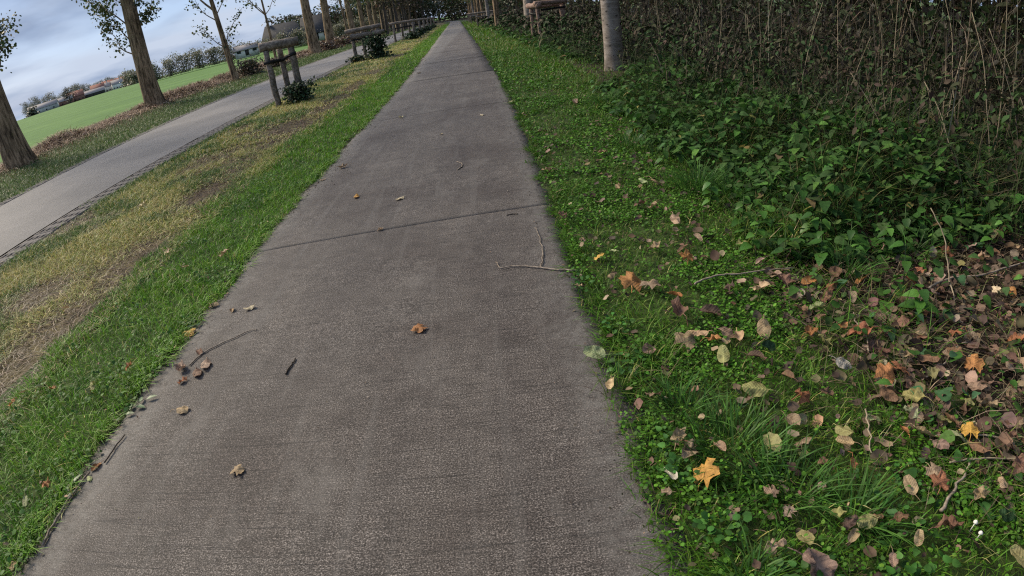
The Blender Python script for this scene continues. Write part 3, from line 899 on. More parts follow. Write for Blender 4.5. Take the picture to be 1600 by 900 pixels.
LEAVES=[
(-0.534, 2.52, 0.087, 'M', 'O', 'P', 'orange lobed leaf alone on the middle of the concrete path'),
(-1.748, 1.987, 0.079, 'H', 'T', 'P', 'tan leaf with a stalk lying on the concrete left of the cluster of brown leaves'),
(-1.249, 1.54, 0.06, 'M', 'T', 'P', 'small tan lobed leaf beside a dark stain, lowest leaf on the path'),
(-1.734, 3.017, 0.08, 'O', 'C', 'P', 'pale cream oval leaf on the path near the grass edge'),
(-1.872, 3.023, 0.056, 'R', 'T', 'P', 'small tan curled leaf just left of the cream oval leaf'),
(-2.065, 3.127, 0.084, 'O', 'T', 'P', 'tan oval leaf at the left rim of the path'),
(-1.414, 5.099, 0.094, 'O', 'Y', 'P', 'yellowish oval leaf on the path beyond the slab joint'),
(-0.939, 4.834, 0.089, 'O', 'C', 'P', 'pale cream oval leaf right of the yellowish one beyond the joint'),
(-1.008, 4.105, 0.052, 'X', 'T', 'P', 'tiny curled tan leaf sitting on the slab joint'),
(-1.856, 6.397, 0.116, 'X', 'P', 'P', 'crumpled pinkish brown leaf near the grass edge past the joint'),
(-1.996, 5.973, 0.066, 'O', 'T', 'P', 'small pale leaf at the grass edge beyond the joint'),
(-0.151, 8.499, 0.089, 'O', 'C', 'P', 'pale leaf on the right half of the path far ahead'),
(-0.712, 7.458, 0.052, 'X', 'C', 'P', 'tiny whitish leaf flake in the centre of the path'),
(-1.522, 9.318, 0.098, 'X', 'C', 'P', 'pale leaf lying on the second slab joint'),
(-1.99, 16.841, 0.249, 'X', 'D', 'P', 'dark crumpled leaf at the left path edge far ahead'),
(0.367, 9.418, 0.109, 'O', 'C', 'P', 'pale leaf at the right path edge far ahead'),
(-1.942, 2.372, 0.096, 'X', 'P', 'P', 'pinkish brown leaf of the cluster, lying farthest left by the twig'),
(-1.781, 2.387, 0.11, 'O', 'P', 'P', 'large pale brown leaf of the cluster, on the right of the twig'),
(-1.802, 2.311, 0.093, 'O', 'B', 'P', 'dark brown leaf in the middle of the cluster on the path'),
(-1.87, 2.249, 0.064, 'X', 'R', 'P', 'small reddish brown leaf at the bottom of the cluster'),
(-1.894, 2.533, 0.069, 'R', 'B', 'P', 'brown curled leaf above the cluster beside the twig'),
(-2.086, 2.78, 0.091, 'M', 'Y', 'P', 'orange and yellow lobed leaf at the grass edge above the twig'),
(-2.069, 1.593, 0.061, 'R', 'O', 'P', 'orange curled leaf on the grass edge low on the left'),
(-2.06, 1.516, 0.042, 'O', 'G', 'P', 'pale green leaf tucked under the orange curled leaf'),
(-2.173, 1.007, 0.052, 'M', 'T', 'P', 'tan leaf in the bottom left corner at the path edge'),
(-2.462, 2.19, 0.096, 'X', 'V', 'L', 'olive tan crumpled leaf in the green strip left of the path'),
(-2.305, 2.384, 0.061, 'X', 'O', 'L', 'bright orange leaf in the grass level with the brown cluster'),
(-2.824, 2.217, 0.05, 'X', 'O', 'L', 'dull orange leaf in the grass left of the olive one'),
(-3.085, 2.099, 0.058, 'X', 'O', 'L', 'orange leaf by the brown dead strip at the left picture edge'),
(-2.966, 2.249, 0.063, 'R', 'G', 'L', 'pale yellow green curled leaf in the lawn'),
(-3.092, 2.207, 0.056, 'R', 'T', 'L', 'small tan curled leaf beside the dead brown strip'),
(-3.628, 3.365, 0.078, 'R', 'T', 'L', 'pale tan leaf lying on the brown dead grass'),
(-2.33, 3.959, 0.091, 'X', 'T', 'L', 'tan crumpled leaf in the lawn beside the slab joint'),
(-2.648, 3.816, 0.106, 'O', 'T', 'L', 'flat tan leaf in the lawn left of the joint'),
(-4.605, 6.205, 0.116, 'X', 'C', 'L', 'pale leaf on the yellowed grass by the road'),
(-2.25, 1.427, 0.059, 'X', 'O', 'L', 'orange brown leaf buried in the lawn at lower left'),
(-2.313, 1.328, 0.058, 'O', 'G', 'L', 'pale green leaf in the lawn at lower left'),
(-3.066, 4.27, 0.082, 'X', 'T', 'L', 'tan leaf in the lawn nearest the yellowed grass'),
(0.453, 4.953, 0.09, 'X', 'T', 'R', None),
(1.306, 8.457, 0.12, 'X', 'P', 'R', None),
(1.059, 5.392, 0.104, 'X', 'T', 'R', None),
(1.301, 4.282, 0.119, 'O', 'T', 'R', None),
(1.206, 4.365, 0.087, 'O', 'G', 'R', None),
(0.973, 4.283, 0.075, 'X', 'T', 'R', None),
(1.185, 3.453, 0.099, 'O', 'T', 'R', None),
(1.121, 3.758, 0.072, 'X', 'T', 'R', None),
(1.04, 3.81, 0.097, 'X', 'B', 'R', None),
(0.553, 3.026, 0.064, 'M', 'Y', 'R', None),
(0.652, 3.084, 0.057, 'O', 'G', 'R', None),
(0.928, 3.065, 0.073, 'X', 'T', 'R', None),
(1.089, 3.011, 0.073, 'R', 'B', 'R', None),
(1.058, 2.861, 0.085, 'M', 'O', 'R', None),
(1.238, 3.143, 0.059, 'R', 'T', 'R', None),
(0.487, 3.272, 0.059, 'X', 'T', 'R', None),
(0.56, 2.74, 0.052, 'O', 'T', 'R', None),
(0.659, 2.667, 0.123, 'M', 'O', 'R', None),
(0.757, 2.603, 0.114, 'M', 'P', 'R', None),
(0.857, 2.46, 0.076, 'R', 'O', 'R', None),
(0.817, 2.283, 0.105, 'X', 'B', 'R', None),
(0.976, 2.243, 0.091, 'R', 'D', 'R', None),
(0.766, 2.028, 0.108, 'M', 'P', 'R', None),
(0.856, 2.083, 0.086, 'O', 'T', 'R', None),
(0.9, 2.0, 0.066, 'X', 'O', 'R', None),
(0.981, 2.039, 0.08, 'O', 'T', 'R', None),
(1.029, 2.01, 0.079, 'R', 'T', 'R', None),
(1.178, 2.039, 0.1, 'O', 'T', 'R', None),
(0.584, 2.004, 0.065, 'H', 'P', 'R', None),
(0.362, 1.798, 0.066, 'R', 'T', 'R', None),
(0.523, 1.697, 0.059, 'M', 'P', 'R', None),
(0.541, 1.429, 0.068, 'X', 'P', 'R', None),
(0.557, 1.35, 0.08, 'X', 'P', 'R', None),
(0.55, 1.392, 0.062, 'R', 'B', 'R', None),
(0.588, 1.23, 0.099, 'M', 'Y', 'R', None),
(0.466, 1.256, 0.059, 'R', 'W', 'R', None),
(0.431, 1.18, 0.037, 'X', 'P', 'R', None),
(0.68, 1.344, 0.055, 'R', 'T', 'R', None),
(0.885, 1.318, 0.082, 'O', 'V', 'R', None),
(0.947, 1.626, 0.102, 'O', 'V', 'R', None),
(1.102, 1.526, 0.095, 'X', 'R', 'R', None),
(0.996, 1.284, 0.062, 'M', 'P', 'R', None),
(1.013, 1.418, 0.06, 'H', 'P', 'R', None),
(1.541, 2.14, 0.09, 'O', 'G', 'R', None),
(1.645, 2.417, 0.079, 'R', 'O', 'R', None),
(1.756, 2.751, 0.067, 'H', 'T', 'R', None),
(1.96, 2.35, 0.08, 'R', 'O', 'R', None),
(1.384, 1.944, 0.074, 'X', 'O', 'R', None),
(1.402, 1.851, 0.084, 'X', 'V', 'R', None),
(1.586, 1.966, 0.054, 'O', 'O', 'R', None),
(1.638, 1.875, 0.1, 'X', 'R', 'R', None),
(1.548, 1.554, 0.095, 'M', 'O', 'R', None),
(1.65, 1.576, 0.086, 'M', 'R', 'R', None),
(1.778, 1.495, 0.068, 'X', 'V', 'R', None),
(1.827, 1.589, 0.094, 'O', 'B', 'R', None),
(2.03, 1.488, 0.082, 'M', 'O', 'R', None),
(2.416, 1.583, 0.088, 'X', 'R', 'R', None),
(2.814, 1.982, 0.073, 'R', 'O', 'R', None),
(3.505, 2.696, 0.078, 'M', 'O', 'R', None),
(3.318, 2.771, 0.082, 'O', 'T', 'R', None),
(3.34, 2.405, 0.093, 'X', 'T', 'R', None),
(2.741, 2.507, 0.098, 'X', 'R', 'R', None),
(2.723, 2.33, 0.071, 'H', 'V', 'R', None),
(2.722, 2.021, 0.055, 'M', 'C', 'R', None),
(1.916, 1.899, 0.091, 'O', 'B', 'R', None),
(1.596, 1.387, 0.091, 'X', 'V', 'R', None),
(1.516, 1.311, 0.072, 'X', 'G', 'R', None),
(1.41, 1.689, 0.075, 'O', 'W', 'R', None),
(1.335, 1.326, 0.081, 'O', 'G', 'R', None),
(1.181, 1.296, 0.074, 'O', 'V', 'R', None),
(1.156, 1.249, 0.063, 'R', 'T', 'R', None),
(1.503, 1.187, 0.109, 'R', 'T', 'R', None),
(1.416, 1.222, 0.05, 'H', 'O', 'R', None),
(1.611, 1.126, 0.084, 'M', 'G', 'R', None),
(1.695, 1.14, 0.07, 'M', 'Y', 'R', None),
(1.399, 1.013, 0.069, 'M', 'P', 'R', None),
(1.387, 0.953, 0.068, 'M', 'R', 'R', None),
(1.289, 0.988, 0.067, 'O', 'T', 'R', None),
(1.089, 0.901, 0.051, 'O', 'B', 'R', None),
(1.041, 0.894, 0.067, 'O', 'V', 'R', None),
(1.017, 1.173, 0.042, 'X', 'B', 'R', None),
(1.117, 1.138, 0.051, 'X', 'O', 'R', None),
(0.706, 0.887, 0.064, 'X', 'P', 'R', None),
(0.797, 0.788, 0.12, 'X', 'P', 'R', None),
(0.816, 0.894, 0.069, 'O', 'V', 'R', None),
(0.782, 1.108, 0.048, 'M', 'P', 'R', None),
(0.807, 1.007, 0.042, 'M', 'P', 'R', None),
(0.956, 0.942, 0.059, 'X', 'V', 'R', None),
(0.983, 0.906, 0.05, 'X', 'D', 'R', None),
(0.973, 0.861, 0.053, 'R', 'P', 'R', None),
(1.158, 0.862, 0.051, 'X', 'B', 'R', None),
(1.054, 0.74, 0.047, 'O', 'P', 'R', None),
(1.181, 0.783, 0.049, 'O', 'T', 'R', None),
(1.297, 0.777, 0.092, 'X', 'B', 'R', None),
(1.592, 0.952, 0.056, 'O', 'B', 'R', None),
(1.633, 0.878, 0.05, 'H', 'T', 'R', None),
(1.464, 0.587, 0.079, 'O', 'V', 'R', None),
(1.964, 1.098, 0.051, 'X', 'P', 'R', None),
(1.533, 0.75, 0.073, 'O', 'K', 'R', None),
(1.658, 1.048, 0.082, 'O', 'B', 'R', None),
(2.199, 1.871, 0.08, 'O', 'K', 'R', None),
(1.451, 2.151, 0.066, 'X', 'B', 'R', None),
(1.5, 2.439, 0.1, 'X', 'B', 'R', None),
(1.492, 2.543, 0.088, 'R', 'P', 'R', None),
(1.343, 2.406, 0.077, 'X', 'T', 'R', None),
(2.198, 1.52, 0.06, 'X', 'P', 'R', None),
(1.99, 1.583, 0.078, 'X', 'B', 'R', None),
(1.853, 1.379, 0.083, 'X', 'D', 'R', None),
(1.719, 1.353, 0.07, 'X', 'B', 'R', None),
(1.881, 1.237, 0.08, 'X', 'P', 'R', None),
(1.851, 1.046, 0.06, 'X', 'B', 'R', None),
(1.773, 2.368, 0.072, 'X', 'D', 'R', None),
(1.641, 2.221, 0.075, 'X', 'B', 'R', None),
(1.803, 1.859, 0.063, 'X', 'B', 'R', None),
(1.608, 1.746, 0.072, 'X', 'D', 'R', None),
(1.782, 2.183, 0.076, 'R', 'P', 'R', None),
(1.506, 2.06, 0.065, 'R', 'B', 'R', None),
(1.764, 1.649, 0.071, 'X', 'P', 'R', None),
(1.531, 1.454, 0.071, 'R', 'B', 'R', None),
(1.934, 1.764, 0.069, 'R', 'T', 'R', None),
(2.502, 1.786, 0.074, 'X', 'B', 'R', None),
(2.212, 1.684, 0.063, 'R', 'P', 'R', None),
(1.136, 1.901, 0.066, 'O', 'K', 'R', None),
(1.042, 1.838, 0.07, 'R', 'D', 'R', None),
(1.17, 2.451, 0.07, 'X', 'D', 'R', None),
(0.338, 2.046, 0.089, 'O', 'G', 'R', None),
(0.431, 3.784, 0.067, 'X', 'B', 'R', None),
(0.367, 2.682, 0.043, 'X', 'T', 'R', None),
(0.903, 1.884, 0.076, 'O', 'V', 'R', None),
(1.126, 1.681, 0.061, 'R', 'B', 'R', None),
(0.852, 1.539, 0.062, 'O', 'K', 'R', None),
(1.228, 1.52, 0.059, 'X', 'B', 'R', None)]
# ------------------------------------------------------------------ nettles, litter, stalks
NET = [(0.038, 0.102, 0.019), (0.050, 0.128, 0.023), (0.030, 0.080, 0.017), (0.066, 0.150, 0.028), (0.050, 0.104, 0.029)]


def nettle_front(x):
    """front limit of the bed (Y) at distance x right of the path"""
    return np.interp(x, [1.45, 1.6, 2.0, 2.6, 3.2, 4.2, 6], [4.4, 2.9, 2.55, 2.6, 2.6, 2.55, 2.7])


def build_nettles():
    parts = []
    for y0, y1, n, s in ((2.5, 6, 11500, .078), (6, 12, 11000, .095), (12, 24, 8000, .14), (24, 70, 5000, .28)):
        x, y = area(1.45, 6.0, y0, y1, n)
        left = np.interp(y, [0, 8, 10, 11.3, 13.2, 16, 30], [1.60, 1.7, 2.1, 3.1, 2.9, 2.3, 2.0]) + .45 * (fnoise(y * 1.3, y * 0 + 4, 33) - .5)
        k = (x > left) & (y > nettle_front(x) + .15 * (fnoise(x * 2, y * 0, 3) - .5)) & (rng.random(n) < np.where(x < 3.6, 1, .55)) & (fnoise(x * 1.5, y * 1.5, 50) > .18)
        x, y, left = x[k], y[k], left[k]; m = len(x)
        d = np.minimum(x - left, (y - nettle_front(x)) * 1.2)
        top = .08 + .36 * sm(-.1, 1.2, d) + .38 * (fnoise(x * 2.2, y * 2.2, 9) - .42)
        z = np.clip(top, .06, 1) * (1 - .75 * rng.random(m) ** 2.2)
        P = np.stack([x + bend(y), y, z], 1)
        c = pick(NET, m, .28)
        yl = rng.random(m) < .03
        c[yl] = pick([(.22, .20, .06), (.16, .12, .06)], yl.sum(), .2)
        tt = T_NET if y0 < 6 else T_NETS
        parts.append(inst_np(*tt, P, rots(rng.uniform(0, 6.28, m), rng.normal(-.25, .3, m), rng.normal(0, .3, m)), s * rng.uniform(.3, 1.45, m), c))
        g = rng.random(m) < .5
        gx, gy, gt = x[g] + rng.normal(0, .05, g.sum()), y[g], np.clip(top[g], .1, 1)
        parts.append(blades_np(gx + bend(gy), gy, .0, gt * rng.uniform(.8, 1.7, len(gx)), .007 * s / .078, rng.uniform(.2, 1.3, len(gx)), rng.uniform(0, 6.28, len(gx)), pick([(.06, .12, .025), (.085, .15, .035), (.04, .085, .02), (.15, .14, .06)], len(gx), .2), 3))
    # scattered small ones on the litter in front
    x, y = area(1.5, 3.3, 1.0, 2.9, 240)
    P = np.stack([x, y, rng.uniform(.03, .10, len(x))], 1)
    parts.append(inst_np(*T_NET, P, rots(rng.uniform(0, 6.28, len(x)), rng.normal(-.1, .3, len(x)), rng.normal(0, .3, len(x))), rng.uniform(.03, .09, len(x)), pick(NET + [(.05, .12, .05)], len(x), .2)))
    stuff('nettle_bed', parts, M_nettle, 'dense dark green nettle bed filling the bank right of the path', 'nettles')

    # single nettle plants standing at the rim of the bed
    spots = [(1.50, 2.90), (1.66, 2.74), (1.86, 2.62), (2.12, 2.70), (2.38, 2.66), (1.60, 3.25), (1.55, 3.7), (2.62, 2.78), (2.88, 2.86), (1.94, 2.92), (2.25, 2.98), (1.74, 3.15),
             (1.55, 4.9), (1.52, 5.5), (1.58, 6.2), (1.62, 7.1), (1.72, 8.2), (1.8, 9.3), (3.3, 2.95), (3.75, 3.05), (1.95, 2.10), (2.2, 2.25), (2.05, 1.95), (3.05, 2.45)]
    nl = mesh_np('nettle_leaf', *T_NET); nl.materials.append(M_greenleaf)
    words = ['first', 'second', 'third', 'fourth', 'fifth', 'sixth', 'seventh', 'eighth', 'ninth', 'tenth', 'eleventh', 'twelfth', 'thirteenth', 'fourteenth', 'fifteenth',
             'sixteenth', 'seventeenth', 'eighteenth', 'nineteenth', 'twentieth', 'twenty-first', 'twenty-second', 'twenty-third', 'twenty-fourth']
    for i, (x, y) in enumerate(sorted(spots, key=lambda s: s[1])):
        t = empty('nettle_plant', (x, y, 0), random.uniform(0, 6.28))
        tag(t, '%s dark green nettle along the rim of the bed, counted away from the camera' % words[i], 'nettle', 'nettles at the rim of the bed')
        h = random.uniform(.14, .32)
        lx, ly = random.uniform(-.06, .06), random.uniform(-.06, .06)
        tube_obj('stem', [(0, 0, -.02), (lx * .4, ly * .4, h * .5), (lx, ly, h)], [.004, .0035, .002], M_twig2, t, 5)
        nn = random.randint(3, 5)
        for a in range(nn):
            f = .35 + .65 * a / (nn - 1)
            for s in (0, 1):
                az = a * 1.57 + s * math.pi + random.uniform(-.3, .3)
                sc = random.uniform(.07, .125) * (1.15 - .45 * f)
                o = link('leaf', nl, None, t, (lx * f * f + .01 * -math.sin(az), ly * f * f + .01 * math.cos(az), h * f),
                         (random.uniform(-.5, .15), random.uniform(-.3, .3), az), sc)
                c = NET[random.randrange(4)]
                v = random.uniform(.85, 1.5)
                o.color = (c[0] * v, c[1] * v, c[2] * v, 1)


LITB = [(.11, .072, .052), (.15, .10, .073), (.20, .14, .10), (.07, .046, .034), (.13, .08, .05), (.14, .12, .06), (.26, .20, .135), (.055, .04, .03), (.24, .175, .125), (.09, .065, .05)]
T_CR = (np.array([[0, 0, .05], [-.30, .16, .14], [-.10, .3, -.02], [-.42, .5, .02], [-.2, .86, .16], [.05, .62, .0], [.1, 1.0, .12], [.38, .72, .03], [.16, .42, .09], [.44, .36, .16], [.22, .08, .02]], float),
        np.array([[0, 2, 1], [1, 2, 3], [3, 2, 5], [3, 5, 4], [4, 5, 6], [6, 5, 7], [7, 5, 8], [5, 2, 8], [7, 8, 9], [8, 10, 9], [0, 10, 8], [0, 8, 2]]))
LIT = [(.10, .06, .045), (.16, .10, .075), (.22, .15, .11), (.07, .045, .035), (.14, .12, .06), (.19, .11, .08)]


def build_litter():
    # decaying leaves and straw on the bare soil below the nettles
    parts = []
    x, y = area(1.0, 3.6, .4, 3.1, 4600)
    k = rng.random(len(x)) < sm(-.1, .35, x + .3 * (fnoise(x * 2, y * 2, 62) - .5) - lit_x(y)) * sm(3.1, 2.5, y)
    x, y = x[k], y[k]; m = len(x)
    P = np.stack([x, y, rng.uniform(.0, .035, m)], 1)
    parts.append(inst_np(*T_OVAL, P, rots(rng.uniform(0, 6.28, m), rng.normal(0, .35, m), rng.normal(0, .45, m)), rng.uniform(.015, .055, m), pick(LIT, m, .25)))
    x, y = area(.9, 3.6, .4, 3.3, 2600)
    k = rng.random(len(x)) < (sm(-.1, .4, x + .4 * (fnoise(x * 2, y * 2, 62) - .5) - lit_x(y)) * sm(3.2, 2.5, y) * (.25 + .75 * sm(.35, .6, fnoise(x * 2.4, y * 2.4, 5))) + .10)
    x, y = x[k], y[k]; m = len(x)
    P = np.stack([x, y, rng.uniform(.01, .05, m)], 1)
    parts.append(inst_np(*T_CR, P, rots(rng.uniform(0, 6.28, m), rng.normal(0, .5, m), rng.normal(0, .6, m)), rng.uniform(.03, .085, m), pick(LITB, m, .25)))
    x, y = area(.4, 1.9, .5, 7, 380)
    P = np.stack([x, y, rng.uniform(.015, .055, len(x))], 1)
    parts.append(inst_np(*T_CR, P, rots(rng.uniform(0, 6.28, len(x)), rng.normal(0, .3, len(x)), rng.normal(0, .4, len(x))), rng.uniform(.02, .05, len(x)) * (1 + y * .05), pick(LITB, len(x), .25)))
    x, y = area(.4, 3.0, .5, 12, 900)
    P = np.stack([x + bend(y), y, rng.uniform(.01, .05, len(x))], 1)
    parts.append(inst_np(*T_OVAL, P, rots(rng.uniform(0, 6.28, len(x)), rng.normal(0, .3, len(x)), rng.normal(0, .4, len(x))), rng.uniform(.012, .04, len(x)) * (1 + y * .06), pick(LIT + [(.3, .22, .14)], len(x), .25)))
    x, y = area(-3.2, -2.06, .6, 30, 500)
    P = np.stack([x + bend(y), y, rng.uniform(.02, .06, len(x))], 1)
    parts.append(inst_np(*T_OVAL, P, rots(rng.uniform(0, 6.28, len(x)), rng.normal(0, .3, len(x)), rng.normal(0, .4, len(x))), rng.uniform(.012, .03, len(x)) * (1 + y * .05), pick(LIT + [(.34, .25, .15)], len(x), .25)))
    x, y = area(-2.14, -2.0, .6, 30, 420)
    P = np.stack([x + bend(y), y, np.full(len(x), .008)], 1)
    parts.append(inst_np(*T_OVAL, P, rots(rng.uniform(0, 6.28, len(x)), rng.normal(0, .2, len(x)), rng.normal(0, .3, len(x))), rng.uniform(.008, .022, len(x)) * (1 + y * .06), pick(LIT, len(x), .25)))
    x, y = area(.32, .46, .6, 30, 420)
    P = np.stack([x + bend(y), y, np.full(len(x), .008)], 1)
    parts.append(inst_np(*T_OVAL, P, rots(rng.uniform(0, 6.28, len(x)), rng.normal(0, .2, len(x)), rng.normal(0, .3, len(x))), rng.uniform(.008, .022, len(x)) * (1 + y * .06), pick(LIT, len(x), .25)))
    # fine straw
    x, y = area(1.2, 3.8, .4, 3.2, 2600)
    k = rng.random(len(x)) < sm(-.2, .3, x - lit_x(y)); x, y = x[k], y[k]; m = len(x)
    parts.append(blades_np(x, y, .0, rng.uniform(.05, .22, m), .0035, rng.uniform(1.6, 3.2, m), rng.uniform(0, 6.28, m), pick([(.2, .15, .10), (.12, .09, .06), (.3, .24, .15), (.08, .06, .045)], m, .2), 2))
    # crumbled soil and humus creeping over both rims of the slab
    for x0, sg, n in ((-2.12, 1, 5200), (.41, -1, 2600)):
        y = rng.uniform(.5, 26, n) * rng.random(n) ** .6 + .3
        wd = .015 + .09 * sm(.35, .75, fnoise(y * 1.7, y * 0 + x0, 83)) 
        x = x0 + sg * (rng.exponential(1.0, n) * wd - .03)
        P = np.stack([x + bend(y), y, rng.uniform(.0, .012, n)], 1)
        parts.append(inst_np(*T_RHOMB, P, rots(rng.uniform(0, 6.28, n), rng.normal(0, .5, n), rng.normal(0, .5, n)), rng.uniform(.0035, .011, n) * (1 + y * .12), pick([(.05, .038, .028), (.08, .06, .042), (.035, .028, .02), (.06, .07, .025), (.13, .10, .07)], n, .25)))
    # rubbed off crumbs on the slab
    x, y = area(-2.05, .33, .8, 24, 260)
    P = np.stack([x + bend(y), y, np.full(len(x), .006)], 1)
    parts.append(inst_np(*T_RHOMB, P, rots(rng.uniform(0, 6.28, len(x)), rng.normal(0, .2, len(x)), rng.normal(0, .3, len(x))), rng.uniform(.004, .011, len(x)) * (1 + y * .06), pick(LIT + [(.4, .36, .3)], len(x), .25)))
    stuff('leaf_litter', parts, M_litter, 'decaying brown leaf litter and straw on dark soil below the nettles', 'leaf litter')


STK = [(.048, .039, .03), (.09, .073, .054), (.03, .024, .02), (.06, .053, .044), (.22, .18, .13), (.15, .13, .10), (.022, .018, .015), (.032, .038, .019), (.04, .05, .022)]


def build_stalks():
    parts = []
    for y0, y1, n, w in ((2.6, 8, 6000, .009), (8, 20, 7500, .014), (20, 50, 5000, .03), (50, 130, 2600, .08)):
        x, y = area(2.6, 9.5, y0, y1, n)
        lim = np.interp(y, [2.6, 3.5, 5, 7, 12, 14, 20, 130], [4.1, 3.8, 3.3, 2.85, 3.15, 3.3, 3.6, 3.6])
        k = (x > lim + rng.exponential(.55, n) - .15) & (rng.random(n) < np.where(x > 6.5, .4, 1)) & (fnoise(x * 1.6, y * 1.6, 92) > .36)
        x, y = x[k], y[k]; m = len(x)
        h = rng.uniform(.3, 2.2, m) * (.55 + .8 * fnoise(x * 1.3, y * 1.3, 37)) * (.45 + .55 * sm(-.1, 1.0, x - np.interp(y, [2.6, 3.5, 5, 7, 12, 14, 20, 130], [4.1, 3.8, 3.3, 2.85, 3.15, 3.3, 3.6, 3.6])))
        parts.append(blades_np(x + bend(y), y, .05, h, w * rng.uniform(.5, 1.3, m), np.minimum(np.abs(rng.normal(0, .6, m)) + (rng.random(m) < .25) * rng.uniform(.3, 1.0, m), 1.15), rng.uniform(0, 6.28, m), pick(STK, m, .25), 3))
        # side twigs and withered leaves hanging in the stand
        q = rng.integers(0, m, int(m * 2.2))
        zz = h[q] * rng.uniform(.15, .95, len(q))
        parts.append(blades_np(x[q] + bend(y[q]) + rng.normal(0, .08, len(q)), y[q] + rng.normal(0, .08, len(q)), zz, rng.uniform(.1, .55, len(q)), w * .65, rng.uniform(.3, 2.6, len(q)), rng.uniform(0, 6.28, len(q)), pick(STK, len(q), .25), 2))
        q = rng.integers(0, m, int(m * 2.0))
        zz = h[q] * rng.uniform(.1, 1.0, len(q))
        P = np.stack([x[q] + bend(y[q]) + rng.normal(0, .1, len(q)), y[q] + rng.normal(0, .1, len(q)), zz], 1)
        parts.append(inst_np(*T_RHOMB, P, rots(rng.uniform(0, 6.28, len(q)), rng.normal(-.6, .6, len(q)), rng.normal(0, .6, len(q))), w * rng.uniform(2, 7, len(q)), pick([(.035, .028, .021), (.055, .042, .03), (.026, .032, .016), (.028, .05, .017), (.036, .062, .02), (.022, .018, .015)], len(q), .25)))
        # rank green grass and bramble leaves woven through the foot of the stand
        nn = int(n * .9)
        x, y = area(2.3, 5.2, y0, y1, nn)
        k = x > np.interp(y, [2.6, 3.5, 5, 7, 12, 14, 20, 130], [3.4, 3.1, 2.7, 2.4, 3.1, 2.7, 2.6, 2.6]) + rng.uniform(-.2, .3, nn)
        x, y = x[k], y[k]; m = len(x)
        parts.append(blades_np(x + bend(y), y, .03, rng.uniform(.3, 1.15, m) * (.5 + .9 * fnoise(x * 1.2, y * 1.2, 4)), w * rng.uniform(.5, 1.2, m), rng.uniform(.3, 1.7, m), rng.uniform(0, 6.28, m), pick([(.03, .06, .018), (.045, .08, .025), (.022, .042, .016), (.08, .085, .04), (.10, .085, .055)], m, .22), 3))
        q = rng.integers(0, m, m)
        P = np.stack([x[q] + bend(y[q]) + rng.normal(0, .15, m), y[q] + rng.normal(0, .15, m), rng.uniform(.1, 1.1, m)], 1)
        parts.append(inst_np(*T_OVAL, P, rots(rng.uniform(0, 6.28, m), rng.normal(-.4, .5, m), rng.normal(0, .5, m)), w * rng.uniform(4, 10, m), pick([(.026, .055, .016), (.035, .07, .02), (.05, .05, .025), (.06, .042, .03)], m, .25)))
    stuff('dead_stalk_stand', parts, M_stalk, 'dense stand of brown dead weed stalks behind the nettles', 'dead stalks')

    # bramble and scrub that closes the view behind the stalks
    parts = []
    for y0, y1, n, s in ((-12.0, 1, 7000, .3), (1.0, 14, 40000, .18), (14, 45, 16000, .26), (45, 150, 9000, .55)):
        x, y = area(4.0, 13, y0, y1, n)
        lim = np.interp(y, [-3, 1, 4, 8, 14, 20, 150], [4.6, 4.8, 4.6, 4.2, 4.2, 4.6, 4.9])
        k = x > lim
        x, y = x[k], y[k]; m = len(x)
        z = rng.random(m) ** .8 * (1.7 + 5.5 * sm(4.5, 7.5, x)) * (.7 + .6 * fnoise(x * .6, y * .6, 5))
        P = np.stack([x + bend(y), y, z], 1)
        parts.append(inst_np(*T_OVAL, P, rots(rng.uniform(0, 6.28, m), rng.normal(-.4, .6, m), rng.normal(0, .6, m)), s * rng.uniform(.5, 1.4, m) * np.clip(.45 + .22 * (x - 4.4), .45, 1.3), pick([(.030, .045, .020), (.05, .055, .025), (.06, .045, .03), (.035, .03, .022), (.04, .07, .025)], m, .25)))
    stuff('scrub_thicket', parts, M_crown, 'dark tangled scrub thicket behind the dead stalks', 'thicket')

    # stalks pale enough to be picked out one by one
    sp = [(4.0, 3.35, 1.5, .25, 1.9), (4.3, 3.6, 1.9, -.1, 0), (3.85, 3.9, 1.1, .3, .4), (4.5, 3.45, 1.4, .35, 2.6), (3.75, 4.5, 1.6, .22, 3.4), (4.1, 4.9, 1.9, .1, .9), (3.5, 5.0, 1.2, .3, 5.0), (3.9, 5.6, 1.7, .18, 1.1),
          (3.35, 5.6, 1.5, .3, .4), (3.2, 6.3, 1.3, .12, 2.0), (3.5, 6.8, 1.8, .25, 4.2), (3.05, 7.2, 1.5, .2, 0.8), (3.3, 8.1, 1.7, .15, 2.4), (3.0, 8.8, 1.4, .3, 5.6), (3.6, 9.2, 1.9, .1, 1.0), (3.3, 10.2, 1.7, .2, 3.8),
          (3.9, 7.6, 2.0, .2, .2), (4.4, 4.2, 1.7, .4, 1.2), (4.7, 4.9, 2.0, .3, 2.8), (3.6, 4.2, .9, .55, 2.2), (3.5, 11.0, 1.8, .2, 1.4), (3.75, 3.5, .9, .6, 1.6), (4.15, 4.3, 1.3, .5, 4.4), (3.2, 7.8, .9, .6, 2.9)]
    w = ['first', 'second', 'third', 'fourth', 'fifth', 'sixth', 'seventh', 'eighth', 'ninth', 'tenth', 'eleventh', 'twelfth', 'thirteenth', 'fourteenth', 'fifteenth', 'sixteenth', 'seventeenth', 'eighteenth',
         'nineteenth', 'twentieth', 'twenty-first', 'twenty-second', 'twenty-third', 'twenty-fourth']
    sp.sort(key=lambda s: s[1])
